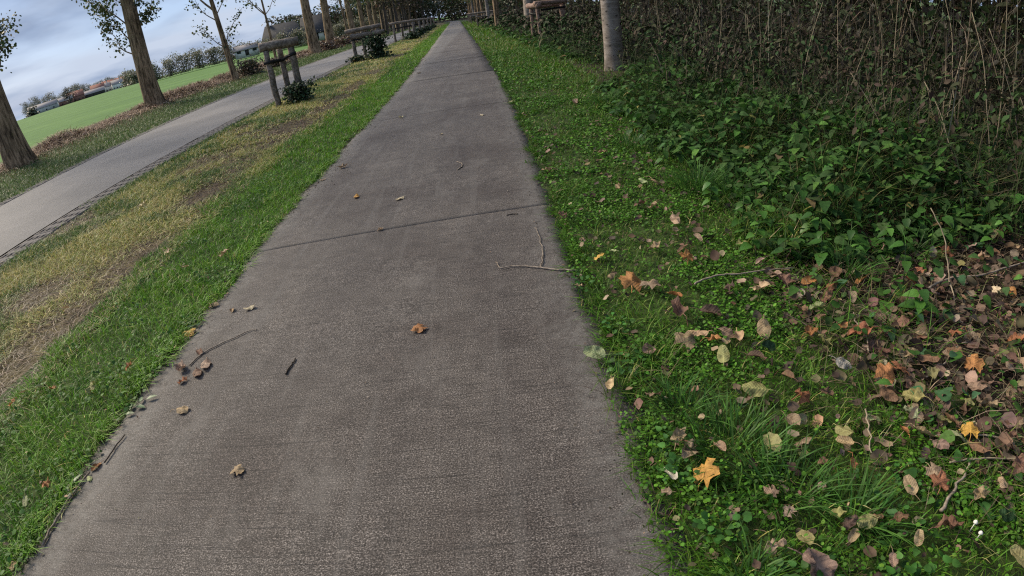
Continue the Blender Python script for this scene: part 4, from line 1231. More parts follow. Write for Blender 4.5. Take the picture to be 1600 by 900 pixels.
    for i, (x, y, h, ln, az) in enumerate(sp):
        P = [(0, 0, 0)]
        for t in (.25, .5, .75, 1.0):
            P.append((math.cos(az) * ln * h * t ** 1.6 + random.uniform(-.02, .02), math.sin(az) * ln * h * t ** 1.6 + random.uniform(-.02, .02), h * t * (1 - .15 * ln)))
        t = empty('dead_stalk', (x, y, .05))
        tag(t, '%s pale straw-coloured dead stalk above the nettles, counted away from the camera' % w[i], 'dead stalk', 'pale dead stalks above the nettles')
        pp = smooth_pts(P, 4)
        tube_obj('stem', pp, np.linspace(.0055, .0028, len(pp)), M_straws, t, 5)
        for k in range(random.randint(2, 4)):
            f = random.uniform(.4, .95); b = pp[int(f * (len(pp) - 1))]
            a2 = random.uniform(0, 6.28); l2 = random.uniform(.1, .32)
            tube_obj('side_twig', [b, b + np.array([math.cos(a2) * l2 * .5, math.sin(a2) * l2 * .5, l2 * .5]), b + np.array([math.cos(a2) * l2 * .8, math.sin(a2) * l2 * .8, l2 * 1.1])], [.002, .0017, .001], M_straws, t, 4)


M_straws = simple_mat('pale_straw', [(0.3, (0.19, 0.155, 0.105)), (0.7, (0.38, 0.31, 0.215))], 15, 3, 0.8, 0.2)
M_twig2 = simple_mat('green_stem', [(0.3, (0.05, 0.10, 0.03)), (0.7, (0.09, 0.14, 0.045))], 30, 3, 0.6, 0.1)

# ------------------------------------------------------------------ fallen leaves, one by one
LCOL = {'T': ((.40, .285, .18), 'tan'), 'P': ((.31, .22, .158), 'pinkish brown'), 'O': ((.40, .185, .075), 'orange brown'), 'Y': ((.48, .28, .07), 'golden yellow'), 'B': ((.20, .115, .075), 'brown'),
        'D': ((.09, .058, .043), 'dark brown'), 'C': ((.55, .47, .30), 'cream'), 'G': ((.32, .36, .19), 'pale green'), 'V': ((.25, .235, .10), 'olive'), 'R': ((.30, .125, .07), 'reddish brown'),
        'W': ((.46, .43, .37), 'greyish white'), 'K': ((.035, .075, .032), 'dark green')}
LSH = {'M': 'lobed', 'O': 'oval', 'H': 'heart-shaped', 'X': 'crumpled', 'R': 'curled'}


def leaf_mesh(shape, seed):
    r = random.Random(seed)
    n = 22
    V = [(0, 0, 0)]
    out = []
    for i in range(n):
        a = 2 * math.pi * i / n
        s, c = math.sin(a), math.cos(a)          # tip at +y (a = 0), stalk at -y
        if shape == 'M':
            rad = .34 + .17 * abs(math.cos(2.5 * a)) ** .8 + (.04 if i % 2 else -.04)
            if abs(a - math.pi) < .3: rad = .20
        elif shape == 'H':
            rad = .40 + .10 * math.cos(a) + .05 * math.cos(2 * a)
        elif shape == 'R':
            rad = .46 * (1 - .38 * abs(s))
        else:
            rad = .46 * (1 - .36 * abs(s) ** 1.3) + (.06 if c > .95 else 0)
        rad *= 1 + r.uniform(-.05, .05)
        if shape == 'X': rad *= 1 + r.uniform(-.16, .12)
        out.append((s * rad, c * rad))
    amp = {'M': .07, 'O': .05, 'H': .06, 'X': .15, 'R': .05}[shape]
    ph = [r.uniform(0, 6.28) for _ in range(4)]
    cup = r.uniform(.12, .55) * r.choice((1, 1, -.7))
    droop = r.uniform(-.5, .45)

    def z(x, y):
        v = cup * abs(x) * 1.1 + droop * y * y + amp * (math.sin(9 * x + ph[0]) * math.cos(8 * y + ph[1]) + .6 * math.sin(15 * y + ph[2] + 5 * x))
        return v
    rings = [.55, 1.0]
    for q in rings:
        for (x, y) in out:
            V.append((x * q, y * q, z(x * q, y * q) + (r.uniform(-.02, .03) if q == 1 else 0)))
    F = []
    for i in range(n):
        j = (i + 1) % n
        F.append((0, 1 + j, 1 + i))
        F.append((1 + i, 1 + j, 1 + n + j)); F.append((1 + i, 1 + n + j, 1 + n + i))
    V = np.array(V, float)
    if shape == 'R':                              # roll the blade about its midrib
        k = r.uniform(3.2, 5.2)
        th = V[:, 0] * k
        V[:, 2] = V[:, 2] * .4 + (1 - np.cos(th)) / k
        V[:, 0] = np.sin(th) / k
    V[:, 2] -= V[:, 2].min()
    F = np.array(F)
    # leaf stalk
    y0 = -.2 if shape == 'M' else -.42
    zb = float(V[1 + n + n // 2][2])
    l = r.uniform(.22, .5)
    a = r.uniform(-.35, .35)
    TV, TF = tube_np([(0, y0, zb + .01), (a * l * .5, y0 - l * .5, zb + .05), (a * l, y0 - l, .02)], [.022, .016, .014], 4, False)
    V2, F2, _ = join_np([(V, F), (TV, TF)])
    me = mesh_np('fallen_leaf', V2, F2, smooth=True)
    me.materials.append(M_leafd)
    return me


def ordinal_fix(items):
    """items: list of [base, x, y, obj]; alike bases get told apart by their order away from the path"""
    by = {}
    for it in items: by.setdefault(it[0], []).append(it)
    for base, ls in by.items():
        ls.sort(key=lambda q: q[1])
        if len(ls) == 1: ls[0][3]['label'] = base
        else:
            for k, it in enumerate(ls):
                it[3]['label'] = base + ', ' + ('last from the path' if k == len(ls) - 1 else ORD[min(k, 25)] + ' from the path')


def build_leaves():
    meshes = {s: [leaf_mesh(s, 100 * i + ord(s)) for i in range(6 if s in 'XO' else 4)] for s in 'MOHXR'}
    items = []
    extra = []
    while len(extra) < 80:
        x, y = rng.uniform(1.05, 3.0), .55 + 2.6 * rng.random() ** 1.1
        if vnoise(x * 2.4, y * 2.4, 5) + .9 * (x - float(lit_x(y))) < .6: continue
        extra.append((float(x), float(y), float(rng.uniform(.04, .085)), rng.choice(list('MOOXXXRH')), rng.choice(list('TTPPPPBBBRVDD')), 'R', None))
    for i, (x, y, d, sh, co, zo, lab) in enumerate(LEAVES + extra):
        d = min(d, .12)
        me = meshes[sh][random.randrange(len(meshes[sh]))]
        z = {'P': .003, 'L': .05, 'R': .042 + .016 * random.random()}[zo]
        tilt = .10 if zo == 'P' else .55
        o = link('fallen_leaf', me, None, None, (x, y, z), (random.uniform(-tilt, tilt), random.uniform(-tilt, tilt), random.uniform(0, 6.28)), d * (1.05 if sh != 'R' else 1.2) * (1.14 if zo == 'R' else 1) * random.uniform(.92, 1.08))
        c, cw = LCOL[co]
        v = random.uniform(.78, 1.2)
        o.color = (min(c[0] * v, .7), min(c[1] * v * random.uniform(.93, 1.07), .7), c[2] * v * random.uniform(.9, 1.1), 1)
        o['category'] = 'leaf'
        o['group'] = {'P': 'leaves lying on the concrete path', 'L': 'leaves lying in the left verge', 'R': 'leaves lying in the right verge'}[zo]
        if lab:
            o['label'] = lab
        else:
            zone = 'in the path-edge clover' if x < .85 else ('in the verge grass' if x < 1.35 else 'on the dark litter')
            if y > 2.7: zone = 'in the grass beside nettles'
            size = 'large ' if d > .105 else ('small ' if d < .06 else '')
            items.append(['%s%s %s leaf %s' % (size, cw, LSH[sh], zone), x, y, o])
    ordinal_fix(items)


def build_twigs():
    def twig(label, segs, mat, z=.006, name='twig'):
        o = None
        for k, (pts, r0, r1) in enumerate(segs):
            P = smooth_pts([(a, b, z + (c if len(q) > 2 else 0)) for q in pts for a, b, c in [(*q, 0)[:3]]], 5)
            if len(P) > 3:
                P[1:-1, :2] += rng.normal(0, .0035, (len(P) - 2, 2))
            if k == 0:
                o = tube_obj(name, P, np.linspace(r0, r1, len(P)), mat, None, 6)
                tag(o, label, 'twig', 'fallen twigs')
            else:
                tube_obj('side_twig', P, np.linspace(r0, r1, len(P)), mat, o, 5)
    twig('pale forked twig reaching from the grass onto the path past the joint', [([(.46, 2.95), (.393, 2.97), (.279, 3.01), (.185, 3.063), (.088, 3.117), (-.013, 3.136), (-.062, 3.132), (-.092, 3.225)], .0065, .003),
          ([(.185, 3.063), (.222, 3.292), (.226, 3.54), (.211, 3.724)], .004, .002)], M_twig, .008)
    twig('small hooked twig lying in the middle of the path beyond the joint', [([(-.424, 5.553), (-.38, 5.655), (-.383, 5.784), (-.443, 5.894)], .006, .004)], M_twig)
    twig('short dark straight twig right of the brown leaf cluster', [([(-1.225, 2.225), (-1.217, 2.29), (-1.209, 2.365)], .005, .004)], M_twigd)
    twig('long thin pale twig rising from the cluster of brown leaves on the path', [([(-1.901, 2.404), (-1.87, 2.509), (-1.78, 2.609), (-1.676, 2.681), (-1.619, 2.727), (-1.574, 2.726)], .0042, .0025)], M_twig)
    twig('tiny dark twig just below the right end of the joint', [([(.02, 4.05), (.06, 4.06), (.11, 4.05)], .004, .003)], M_twigd)
    twig('crooked grey twig lying in the grass at the foot of the nettles', [([(1.0, 2.55), (1.094, 2.60), (1.198, 2.615), (1.291, 2.598), (1.417, 2.606), (1.642, 2.59)], .006, .0035)], M_twig, .05)
    twig('reddish curved twig at the lower right among the litter', [([(1.331, .857), (1.413, .908), (1.516, .96), (1.62, 1.027)], .007, .004)], M_twig, .04)
    twig('thin pale straw pointing out of the right picture edge', [([(1.50, 1.03), (1.60, 1.015), (1.689, .989), (1.90, .90)], .004, .003)], M_straws, .05, 'straw')
    twig('pale bare stem standing bent over the litter', [([(1.314, 1.362, .03), (1.282, 1.283, .02), (1.228, 1.166, 0)], .004, .003)], M_straws, .05)
    twig('tall bent pale stem leaning over the litter in front of the nettles', [([(2.40, 2.03, 0), (2.46, 2.20, .12), (2.48, 2.30, .26), (2.44, 2.42, .40)], .0045, .003)], M_straws, .02)
    twig('long thin branch lying across the litter at the right picture edge', [([(2.3, 2.15), (2.494, 2.208), (2.804, 2.195), (3.3, 2.26)], .007, .005)], M_twig, .06)
    twig('looped brown root on the path rim below the golden leaf', [([(.36, 1.25), (.364, 1.201), (.374, 1.151), (.413, 1.128), (.447, 1.169)], .005, .004)], M_twigd, .01)
    twig('weathered thin twig lying along the left rim of the path', [([(-2.075, 1.12), (-2.09, 1.25), (-2.10, 1.391), (-2.08, 1.555)], .006, .004)], M_twig, .01)
    twig('dry grass stem on the left rim of the path above the first twig', [([(-2.03, 1.62), (-2.03, 1.72), (-2.02, 1.82)], .004, .003)], M_twigd, .008, 'straw')
    for k, (a, b, l, r) in enumerate(((1.75, 1.5, .5, .4), (2.0, 1.35, .4, 2.2), (1.6, 1.75, .35, 1.2), (2.3, 1.9, .6, .1), (1.9, 1.05, .4, 2.8), (1.45, 1.9, .3, 1.9))):
        P = [(a, b), (a + l * .3 * math.cos(r) + .02, b + l * .3 * math.sin(r)), (a + l * .7 * math.cos(r), b + l * .7 * math.sin(r) + .02), (a + l * math.cos(r), b + l * math.sin(r))]
        twig('%s thin brown twig half buried in the litter, counted from the path' % ['third', 'fifth', 'second', 'sixth', 'fourth', 'first'][k], [(P, .005, .003)], M_twigd if k % 2 else M_twig, .035)
    # small white toadstool pair at the lower right
    t = empty('toadstool', (1.398, .76, .03)); tag(t, 'tiny white toadstool among the herbs at the lower right', 'toadstool')
    for k, (dx, dy, h) in enumerate(((0, 0, .035), (.004, -.035, .018))):
        tube_obj('stem', [(dx, dy, -.02), (dx + .002, dy, h)], [.002, .0018], M_white, t, 6)
        prof = [(.0005, .010), (.005, .008), (.008, .003), (.0085, -.001), (.006, -.002)]
        V, F = tube_np([(dx + .002, dy, h + z_) for _, z_ in prof], [r_ for r_, _ in prof], 10)
        link('cap', mesh_np('cap', V, F, smooth=True), M_white, t)
    # leafy sprigs on the left rim
    for lab, (x, y), az, n, s in (('sprig of pointed green leaves lying on the left rim of the path', (-2.07, 2.87), .9, 6, .075), ('grey green sprig with drooping leaves on the left path rim', (-2.07, 2.02), -.6, 5, .07),
                                  ('dark green sprig at the lower left path rim', (-2.10, 1.42), .3, 4, .07)):
        t = empty('leaf_sprig', (x - .03, y, .006), az); tag(t, lab, 'sprig')
        tube_obj('stem', [(0, -.06, 0), (.01, 0, .02), (0, .10, .01)], [.0025, .002, .0015], M_twig2, t, 5)
        for k in range(n):
            f = k / (n - 1)
            o = link('leaf', SPRIG, None, t, (.004, -.04 + .14 * f, .004 + .004 * math.sin(3 * f)), (random.uniform(-.05, .15), random.uniform(-.15, .15), (1 if k % 2 else -1) * random.uniform(.6, 1.1)), s * random.uniform(.8, 1.15))
            c = random.choice([(.075, .15, .06), (.10, .17, .08), (.05, .11, .035)])
            o.color = (*c, 1)


M_white = simple_mat('white_toadstool', [(0.3, (0.6, 0.58, 0.52)), (0.7, (0.8, 0.78, 0.72))], 50, 2, 0.6, 0)
SPRIG = mesh_np('leaf', T_OVAL[0] * [.8, 1, 1], T_OVAL[1], smooth=True)
SPRIG.materials.append(M_greenleaf)


# ------------------------------------------------------------------ trees
def trunk_np(H, r0, lean=(0, 0), seed=0, flare=.35, sides=16, rings=30, top=.25, wob=.05):
    t = np.linspace(0, 1, rings) ** 1.5
    z = t * H - .15
    r = r0 * (1 - (1 - top) * t) * (1 + flare * np.exp(-np.maximum(z, 0) / (r0 * 1.3)))
    ang = np.linspace(0, 2 * math.pi, sides, endpoint=False)
    ph = seed * 1.7
    root = 1 + .12 * np.exp(-np.maximum(z, 0)[:, None] / (r0 * 1.2)) * np.cos(5 * ang + ph)[None, :]
    lump = 1 + .05 * (fnoise(np.repeat(ang[None] * 1.3, rings, 0) + ph, np.repeat(z[:, None] * 1.2, sides, 1), seed) - .5) * 2
    rr = r[:, None] * root * lump
    cx = lean[0] * z + wob * np.sin(z * .5 + ph); cy = lean[1] * z + wob * np.cos(z * .43 + ph)
    cx -= cx[0]; cy -= cy[0]
    V = np.stack([cx[:, None] + rr * np.cos(ang), cy[:, None] + rr * np.sin(ang), np.repeat(z[:, None], sides, 1)], -1).reshape(-1, 3)
    i = np.arange(rings - 1)[:, None] * sides; j = np.arange(sides)[None]; j2 = (j + 1) % sides
    F = np.stack([i + j, i + j2, i + sides + j2, i + sides + j], -1).reshape(-1, 4)
    F = np.vstack([F[:, [0, 1, 2]], F[:, [0, 2, 3]]])

    def at(zq):
        return np.array([np.interp(zq, z, cx), np.interp(zq, z, cy), zq]), float(np.interp(zq, z, r))
    return V, F, at


CRW = [(.055, .085, .03), (.08, .105, .035), (.11, .12, .045), (.04, .065, .026), (.14, .125, .05)]


def crown_np(z0, z1, rad, n, s, off=(0, 0), pal=CRW, clump=26):
    """leaf clumps spread unevenly through the crown's volume"""
    k = clump
    cz = rng.uniform(z0, z1, k)
    f = np.sin(np.clip((cz - z0) / (z1 - z0), .02, 1) * math.pi * .82 + .25)
    ca = rng.uniform(0, 6.28, k); cr_ = rad * f * np.sqrt(rng.random(k))
    cc_ = np.stack([off[0] + cr_ * np.cos(ca), off[1] + cr_ * np.sin(ca), cz], 1)
    q = rng.integers(0, k, n)
    P = cc_[q] + rng.normal(0, 1, (n, 3)) * [rad * .22, rad * .22, rad * .17]
    tone = rng.uniform(.75, 1.25, k)[q]
    return inst_np(*T_RHOMB, P, rots(rng.uniform(0, 6.28, n), rng.normal(-.5, .7, n), rng.normal(0, .6, n)), s * rng.uniform(.6, 1.4, n), pick(pal, n, .2) * tone[:, None])


SHOOT = [(.045, .075, .028), (.06, .095, .03), (.03, .055, .024), (.10, .12, .04), (.17, .15, .05)]


def shoot(parent, at, z, az, length, nleaf, ls=.14, mat=None, up=.9):
    """an epicormic branch with its twigs and leaves"""
    b, r = at(z)
    d = np.array([math.cos(az), math.sin(az), 0])
    pts = [b + d * r * .7]
    for t in (.3, .6, 1.0):
        pts.append(b + d * (r + length * .62 * t) + np.array([0, 0, length * up * t ** 1.2]) + rng.normal(0, .05 * length, 3))
    P = smooth_pts(pts, 5)
    parts = [tube_np(P, np.linspace(.045, .008, len(P)) * (length / 2.5) ** .5, 5)]
    tips = [P]
    for k in range(max(4, int(length * 3))):
        s = P[int(rng.uniform(.25, .95) * (len(P) - 1))]
        a2 = az + rng.normal(0, 1.0)
        l2 = length * rng.uniform(.2, .45)
        Q = np.array([s, s + np.array([math.cos(a2) * l2 * .5, math.sin(a2) * l2 * .5, l2 * .35]), s + np.array([math.cos(a2) * l2 * .95, math.sin(a2) * l2 * .95, l2 * .55])])
        parts.append(tube_np(Q, [.014, .009, .005], 4)); tips.append(smooth_pts(Q, 4))
    V, F, _ = join_np(parts)
    br = link('branch', mesh_np('branch', V, F, smooth=True), mat, parent)
    A = np.vstack([t[len(t) // 3:] for t in tips])
    n = nleaf
    c = A[rng.integers(0, len(A), n)] + rng.normal(0, .10 * min(length, 2.0), (n, 3))
    V, F, cc_ = inst_np(*T_ROUND, c, rots(rng.uniform(0, 6.28, n), rng.normal(-1.0, .6, n), rng.normal(0, .5, n)), ls * rng.uniform(.6, 1.3, n), pick(SHOOT, n, .2))
    link('foliage', mesh_np('foliage', V, F, cc_), M_crown, br)


def limbs(parent, at, H, r0, n, mat, z0=.4, seed=0):
    for k in range(n):
        z = H * (z0 + (.92 - z0) * k / max(1, n - 1))
        b, r = at(z)
        az = k * 2.4 + seed
        l = H * .28 * (1.1 - .6 * k / n)
        P = smooth_pts([b, b + np.array([math.cos(az) * l * .3, math.sin(az) * l * .3, l * .35]), b + np.array([math.cos(az) * l * .55, math.sin(az) * l * .55, l * .95])], 4)
        V, F = tube_np(P, np.linspace(r * .55, .03, len(P)), 6)
        link('limb', mesh_np('limb', V, F, smooth=True), mat, parent)


def tree(label, base, H, r0, mat, lean=(0, 0), shoots=(), crown=None, seed=0, group=None, cat='tree', name='poplar_tree', nl=5, flare=.35, pal=CRW):
    t = empty(name, base)
    tag(t, label, cat, group)
    V, F, at = trunk_np(H, r0, lean, seed, flare)
    link('trunk', mesh_np('trunk', V, F, smooth=True), mat, t)
    limbs(t, at, H, r0, nl, mat, seed=seed)
    for s in shoots:
        shoot(t, at, *s, mat=mat)
    if crown:
        z0, z1, rad, n, s = crown
        top, _ = at((z0 + z1) / 2)
        V, F, c = crown_np(z0, z1, rad, n, s, top[:2], pal)
        link('crown', mesh_np('crown', V, F, c), M_crown, t)
    return t


def copy_tree(o, loc, rz, label, group, sc=1.0):
    c = o.copy(); C.objects.link(c)
    c.location = loc; c.rotation_euler = (0, 0, rz); c.scale = (sc, sc, sc)
    c['label'] = label; c['group'] = group
    for ch in o.children:
        d = ch.copy(); C.objects.link(d); d.parent = c
        for g in ch.children:
            e = g.copy(); C.objects.link(e); e.parent = d
    return c


ORD = ['first', 'second', 'third', 'fourth', 'fifth', 'sixth', 'seventh', 'eighth', 'ninth', 'tenth', 'eleventh', 'twelfth', 'thirteenth', 'fourteenth', 'fifteenth', 'sixteenth', 'seventeenth',
       'eighteenth', 'nineteenth', 'twentieth', 'twenty-first', 'twenty-second', 'twenty-third', 'twenty-fourth', 'twenty-fifth', 'twenty-sixth']


def build_trees():
    G1 = 'poplars along the far side of the road'
    tree('stout poplar trunk cut by the left picture edge with leafy shoots', (-16.5, 16.1, 0), 17, .47, M_bark, (-.012, .0), [(3.3, .4, 1.5, 260, .11), (3.6, 3.3, 1.6, 220, .11), (4.0, 1.6, 1.4, 200, .11)], (7, 17, 4.2, 1500, .30), 1, G1)
    tree('thick poplar with leafy shoots both sides, before the green field', (-17.9, 28.1, 0), 19, .50, M_bark, (-.015, 0), [(3.6, 2.8, 3.0, 420, .135), (4.6, 3.4, 2.6, 320, .135), (4.2, .1, 1.8, 320, .135), (5.4, 2.6, 3.0, 340, .135), (5.2, 6.0, 1.6, 220, .135), (3.0, 3.3, 2.2, 160, .13)], (8, 19, 4.5, 1500, .32), 2, G1)
    tree('slim leaning poplar sapling beside the dark bush', (-16.7, 36.6, 0), 12, .22, M_bark, (-.09, -.02), [(2.4, 3.4, 2.0, 90, .15), (2.5, .0, 2.2, 90, .15), (4.2, 3.2, 2.2, 50, .15), (4.6, .2, 2.0, 70, .15)], (6.5, 12, 2.4, 420, .25), 3, G1, nl=4)
    tree('very thin young poplar standing before the farmhouse', (-17.6, 47.5, 0), 11, .13, M_bark, (-.02, 0), [(4.5, .3, 2.2, 60, .17), (4.6, 3.0, 2.4, 60, .17), (6, 1.5, 2, 50, .17)], (7, 11, 2.0, 300, .28), 4, G1, nl=3)
    tree('thick bare poplar trunk right of the farmhouse roof', (-18.0, 61.0, 0), 19, .60, M_bark, (-.01, 0), [(7, 3.2, 2.5, 60, .2)], (9, 19, 4.2, 900, .40), 5, G1)
    tree('thick bare poplar trunk before the white farmhouse wall', (-18.6, 70.5, 0), 19, .58, M_bark, (-.012, 0), [(6.5, .2, 2.5, 60, .2)], (9, 19, 4.2, 900, .40), 6, G1)
    tree('crooked thin young poplar between two thicker ones', (-18.9, 82.0, 0), 12, .20, M_bark, (-.07, 0), [(4.5, .2, 2.5, 60, .22)], (6, 12, 2.4, 300, .40), 7, G1, nl=3)
    far = tree('eighth poplar of the row, bare trunk past the thin crooked one', (-17.2 + bd(92), 92, 0), 19, .55, M_bark, (-.012, 0), [], (8, 19, 4.2, 700, .55), 8, G1)
    for k, Y in enumerate([101, 110, 119, 128, 137, 146, 155, 164, 173, 182, 191, 200]):
        copy_tree(far, (-16.8 + bd(min(Y, 150)) + random.uniform(-.4, .4), Y, 0), random.uniform(0, 6.28), '%s poplar of the row, a bare brown trunk in the far crowd' % ORD[8 + k], G1, random.uniform(.85, 1.1))
    # second, denser row that closes the far left
    G3 = 'slim trunks crowding the far end of the road'
    tk = tree('slim brown trunk in the far crowd, nearest the road', (-13.2 + bd(104), 104, 0), 15, .26, M_dkbark, (0, 0), [], (5.5, 15, 2.6, 420, .55), 18, G3, nl=4, pal=[(.09, .065, .045), (.07, .07, .035), (.12, .09, .06)])
    for k in range(22):
        Y = 112 + 5.2 * k + random.uniform(-1.5, 1.5)
        copy_tree(tk, (-12.6 - (k % 3) * 1.9 + bd(min(Y, 165)) + random.uniform(-.5, .5), Y, 0), random.uniform(0, 6.28), '%s slim brown trunk of the crowd, counted away from the camera' % ORD[k + 1], G3, random.uniform(.8, 1.2))

    # right row: pale aspens
    G2 = 'pale barked trees along the right verge'
    tree('pale grey barked tree with dark scars standing in the nettles', (2.92, 12.62, 0), 16, .225, M_aspen, (0.0, 0), [], (5.2, 16, 3.6, 1500, .30), 9, G2, name='aspen_tree', flare=.12)
    a2 = tree('pale trunk just left of the right-hand tree guard', (2.98, 34.5, 0), 17, .37, M_aspen, (.01, 0), [], (5.0, 17, 3.8, 1100, .36), 10, G2, name='aspen_tree', flare=.12)
    a3 = tree('first trunk beyond the right-hand guard, counted away from the camera', (2.75 + bd(46.5), 46.5, 0), 15, .24, M_bark, (.01, 0), [], (5.0, 15, 3.2, 800, .36), 12, G2, name='aspen_tree', flare=.12)
    for k, Y in enumerate([58.5, 70, 82, 94, 106, 118, 130, 142]):
        copy_tree(a2 if k in (0, 4) else a3, (2.75 + bd(Y), Y, 0), random.uniform(0, 6.28), '%s trunk beyond the right-hand guard, counted away from the camera' % ORD[k + 1], G2, random.uniform(.6, .7) if k in (0, 4) else random.uniform(.85, 1.1))
    # dark woodland trees behind the scrub
    G4 = 'dark woodland trees behind the scrub'
    wt = tree('dark trunk rising from the scrub at the right picture edge', (10.2, 8.9, 0), 14, .20, M_dkbark, (0, 0), [], (3.4, 14, 4.0, 1600, .40), 11, G4, name='woodland_tree', pal=[(.03, .05, .022), (.045, .06, .025), (.06, .06, .03)])
    for k, (x, y) in enumerate([(7.6, -6.0), (6.6, -1.2), (7.4, 3.8), (8.2, 13.5), (11.5, 15), (8.6, 20), (12, 23), (8.8, 28), (9.4, 37), (9, 47), (9.6, 58), (9, 70), (8.6, 84), (9, 100), (9.5, 118), (9.0, 136)]):
        copy_tree(wt, (x + bd(y), y, 0), random.uniform(0, 6.28), '%s dark woodland tree behind the scrub, counted away from the camera' % ORD[k + 1], G4, random.uniform(.9, 1.25))
    # wood closing the far end of the path
    G5 = 'dark trees closing the far end of the path'
    k = 0
    for row, Y in enumerate((176, 196, 222)):
        for x in np.arange(-46, 22, 7.5):
            xx = x + random.uniform(-2, 2)
            if row < 2 and -26 < xx - bd(Y) + 0 < -4 and False: continue
            pc = -.85 + bd(Y)
            if abs(xx - pc) < 4.5: continue
            if row == 0 and xx < -24: continue
            if k < 26:
                copy_tree(wt, (xx, Y + random.uniform(-5, 5), 0), random.uniform(0, 6.28), '%s dark crown in the wood closing the far end of the path' % ORD[k], G5, random.uniform(1.0, 1.5))
            k += 1
    # undergrowth mass of that wood
    n = 26000
    x = rng.uniform(-70, 26, n); y = 182 + rng.uniform(0, 60, n); z = rng.random(n) ** .7 * (6 + 8 * fnoise(x * .12, y * .12, 3))
    k = ~((np.abs(x - (-.85 + bend(y))) < 2.2))
    P = np.stack([x, y, z], 1)[k]; m = len(P)
    stuff('far_wood_undergrowth', [inst_np(*T_OVAL, P, rots(rng.uniform(0, 6.28, m), rng.normal(-.4, .6, m), rng.normal(0, .6, m)), rng.uniform(.5, 1.5, m), pick([(.03, .045, .02), (.05, .05, .026), (.06, .045, .03), (.04, .065, .025)], m, .25))],
          M_crown, 'dark undergrowth of the wood where the path ends', 'undergrowth')


# ------------------------------------------------------------------ tree guards
def guard(label, group, base, rz, posts, rails, straps, mat=None, cross=()):
    """rustic frame of posts, log rails and a rubber strap; all coordinates local"""
    mat = mat or M_log
    t = empty('tree_guard', base, rz)
    tag(t, label, 'tree guard', group)
    for (x, y, h, r, lx, ly) in posts:
        P = np.array([(x + lx * s, y + ly * s, -.1 + (h + .1) * s) for s in np.linspace(0, 1, 8)])
        P[1:-1, :2] += rng.normal(0, .006, (6, 2))
        V, F = tube_np(P, r * (1 + .05 * rng.normal(0, 1, 8)), 10)
        link('post', mesh_np('post', V, F, smooth=True), mat, t)
    for (a, b, r) in rails:
        P = np.linspace(a, b, 8); P[1:-1] += rng.normal(0, .006, (6, 3))
        V, F = tube_np(P, r * (1 + .05 * rng.normal(0, 1, 8)), 12)
        link('rail', mesh_np('rail', V, F, smooth=True), mat, t)
    for pts in straps:
        P = np.array(pts, float)
        n = len(P); V = []; F = []
        for k in range(n):
            d = P[min(k + 1, n - 1)] - P[max(k - 1, 0)]; d[2] = 0; d /= np.linalg.norm(d) + 1e-9
            nn = np.array([-d[1], d[0], 0]) * .008
            for sgn in (-1, 1):
                for dz in (-.045, .045): V.append(P[k] + sgn * nn + np.array([0, 0, dz]))
        for k in range(n - 1):
            a, b = 4 * k, 4 * (k + 1)
            for p, q in ((0, 1), (1, 3), (3, 2), (2, 0)):
                F.append((a + p, a + q, b + q, b + p))
        F += [(0, 2, 3, 1), (4 * n - 4, 4 * n - 3, 4 * n - 1, 4 * n - 2)]
        link('strap', mesh_np('strap', np.array(V), np.array(F)), M_strap, t)
    return t


def shrub(label, base, rad, h, n, s, pal, cat='shrub', group=None, name='shrub', nst=7, sq=1.0, rz=0):
    t = empty(name, base, rz)
    tag(t, label, cat, group)
    st = []
    tips = []
    for k in range(nst):
        a = rng.uniform(0, 6.28); q = rad * rng.uniform(.3, .9)
        P = smooth_pts([(0.05 * math.cos(a), 0.05 * math.sin(a), -.05), (q * .45 * math.cos(a), q * .45 * math.sin(a), h * .5), (q * math.cos(a), q * math.sin(a), h * rng.uniform(.75, 1.08))], 4)
        V, F = tube_np(P, np.linspace(.012, .004, len(P)) * max(h, .6), 5)
        link('stem', mesh_np('stem', V, F), M_dkbark, t)
        tips.append(P)
    A = np.vstack(tips)
    m1 = int(n * .55)
    P1 = A[rng.integers(0, len(A), m1)] + rng.normal(0, 1, (m1, 3)) * [rad * .2, rad * .2, h * .09]
    m2 = n - m1
    a = rng.uniform(0, 6.28, m2); zz = rng.random(m2) ** 1.1
    q = rad * np.sqrt(rng.random(m2)) * (1.05 - .75 * zz)
    P2 = np.stack([q * np.cos(a), q * np.sin(a), zz * h * .9], 1)
    P = np.vstack([P1, P2]); P[:, 2] = np.maximum(P[:, 2], .02)
    V, F, c = inst_np(*T_ROUND, P, rots(rng.uniform(0, 6.28, n), rng.normal(-.3, .6, n), rng.normal(0, .5, n)), s * rng.uniform(.55, 1.4, n), pick(pal, n, .25))
    link('foliage', mesh_np('foliage', V, F, c), M_crown, t)
    return t


GRS = [(.03, .065, .03), (.045, .085, .035), (.06, .075, .04), (.025, .045, .025), (.075, .095, .05)]


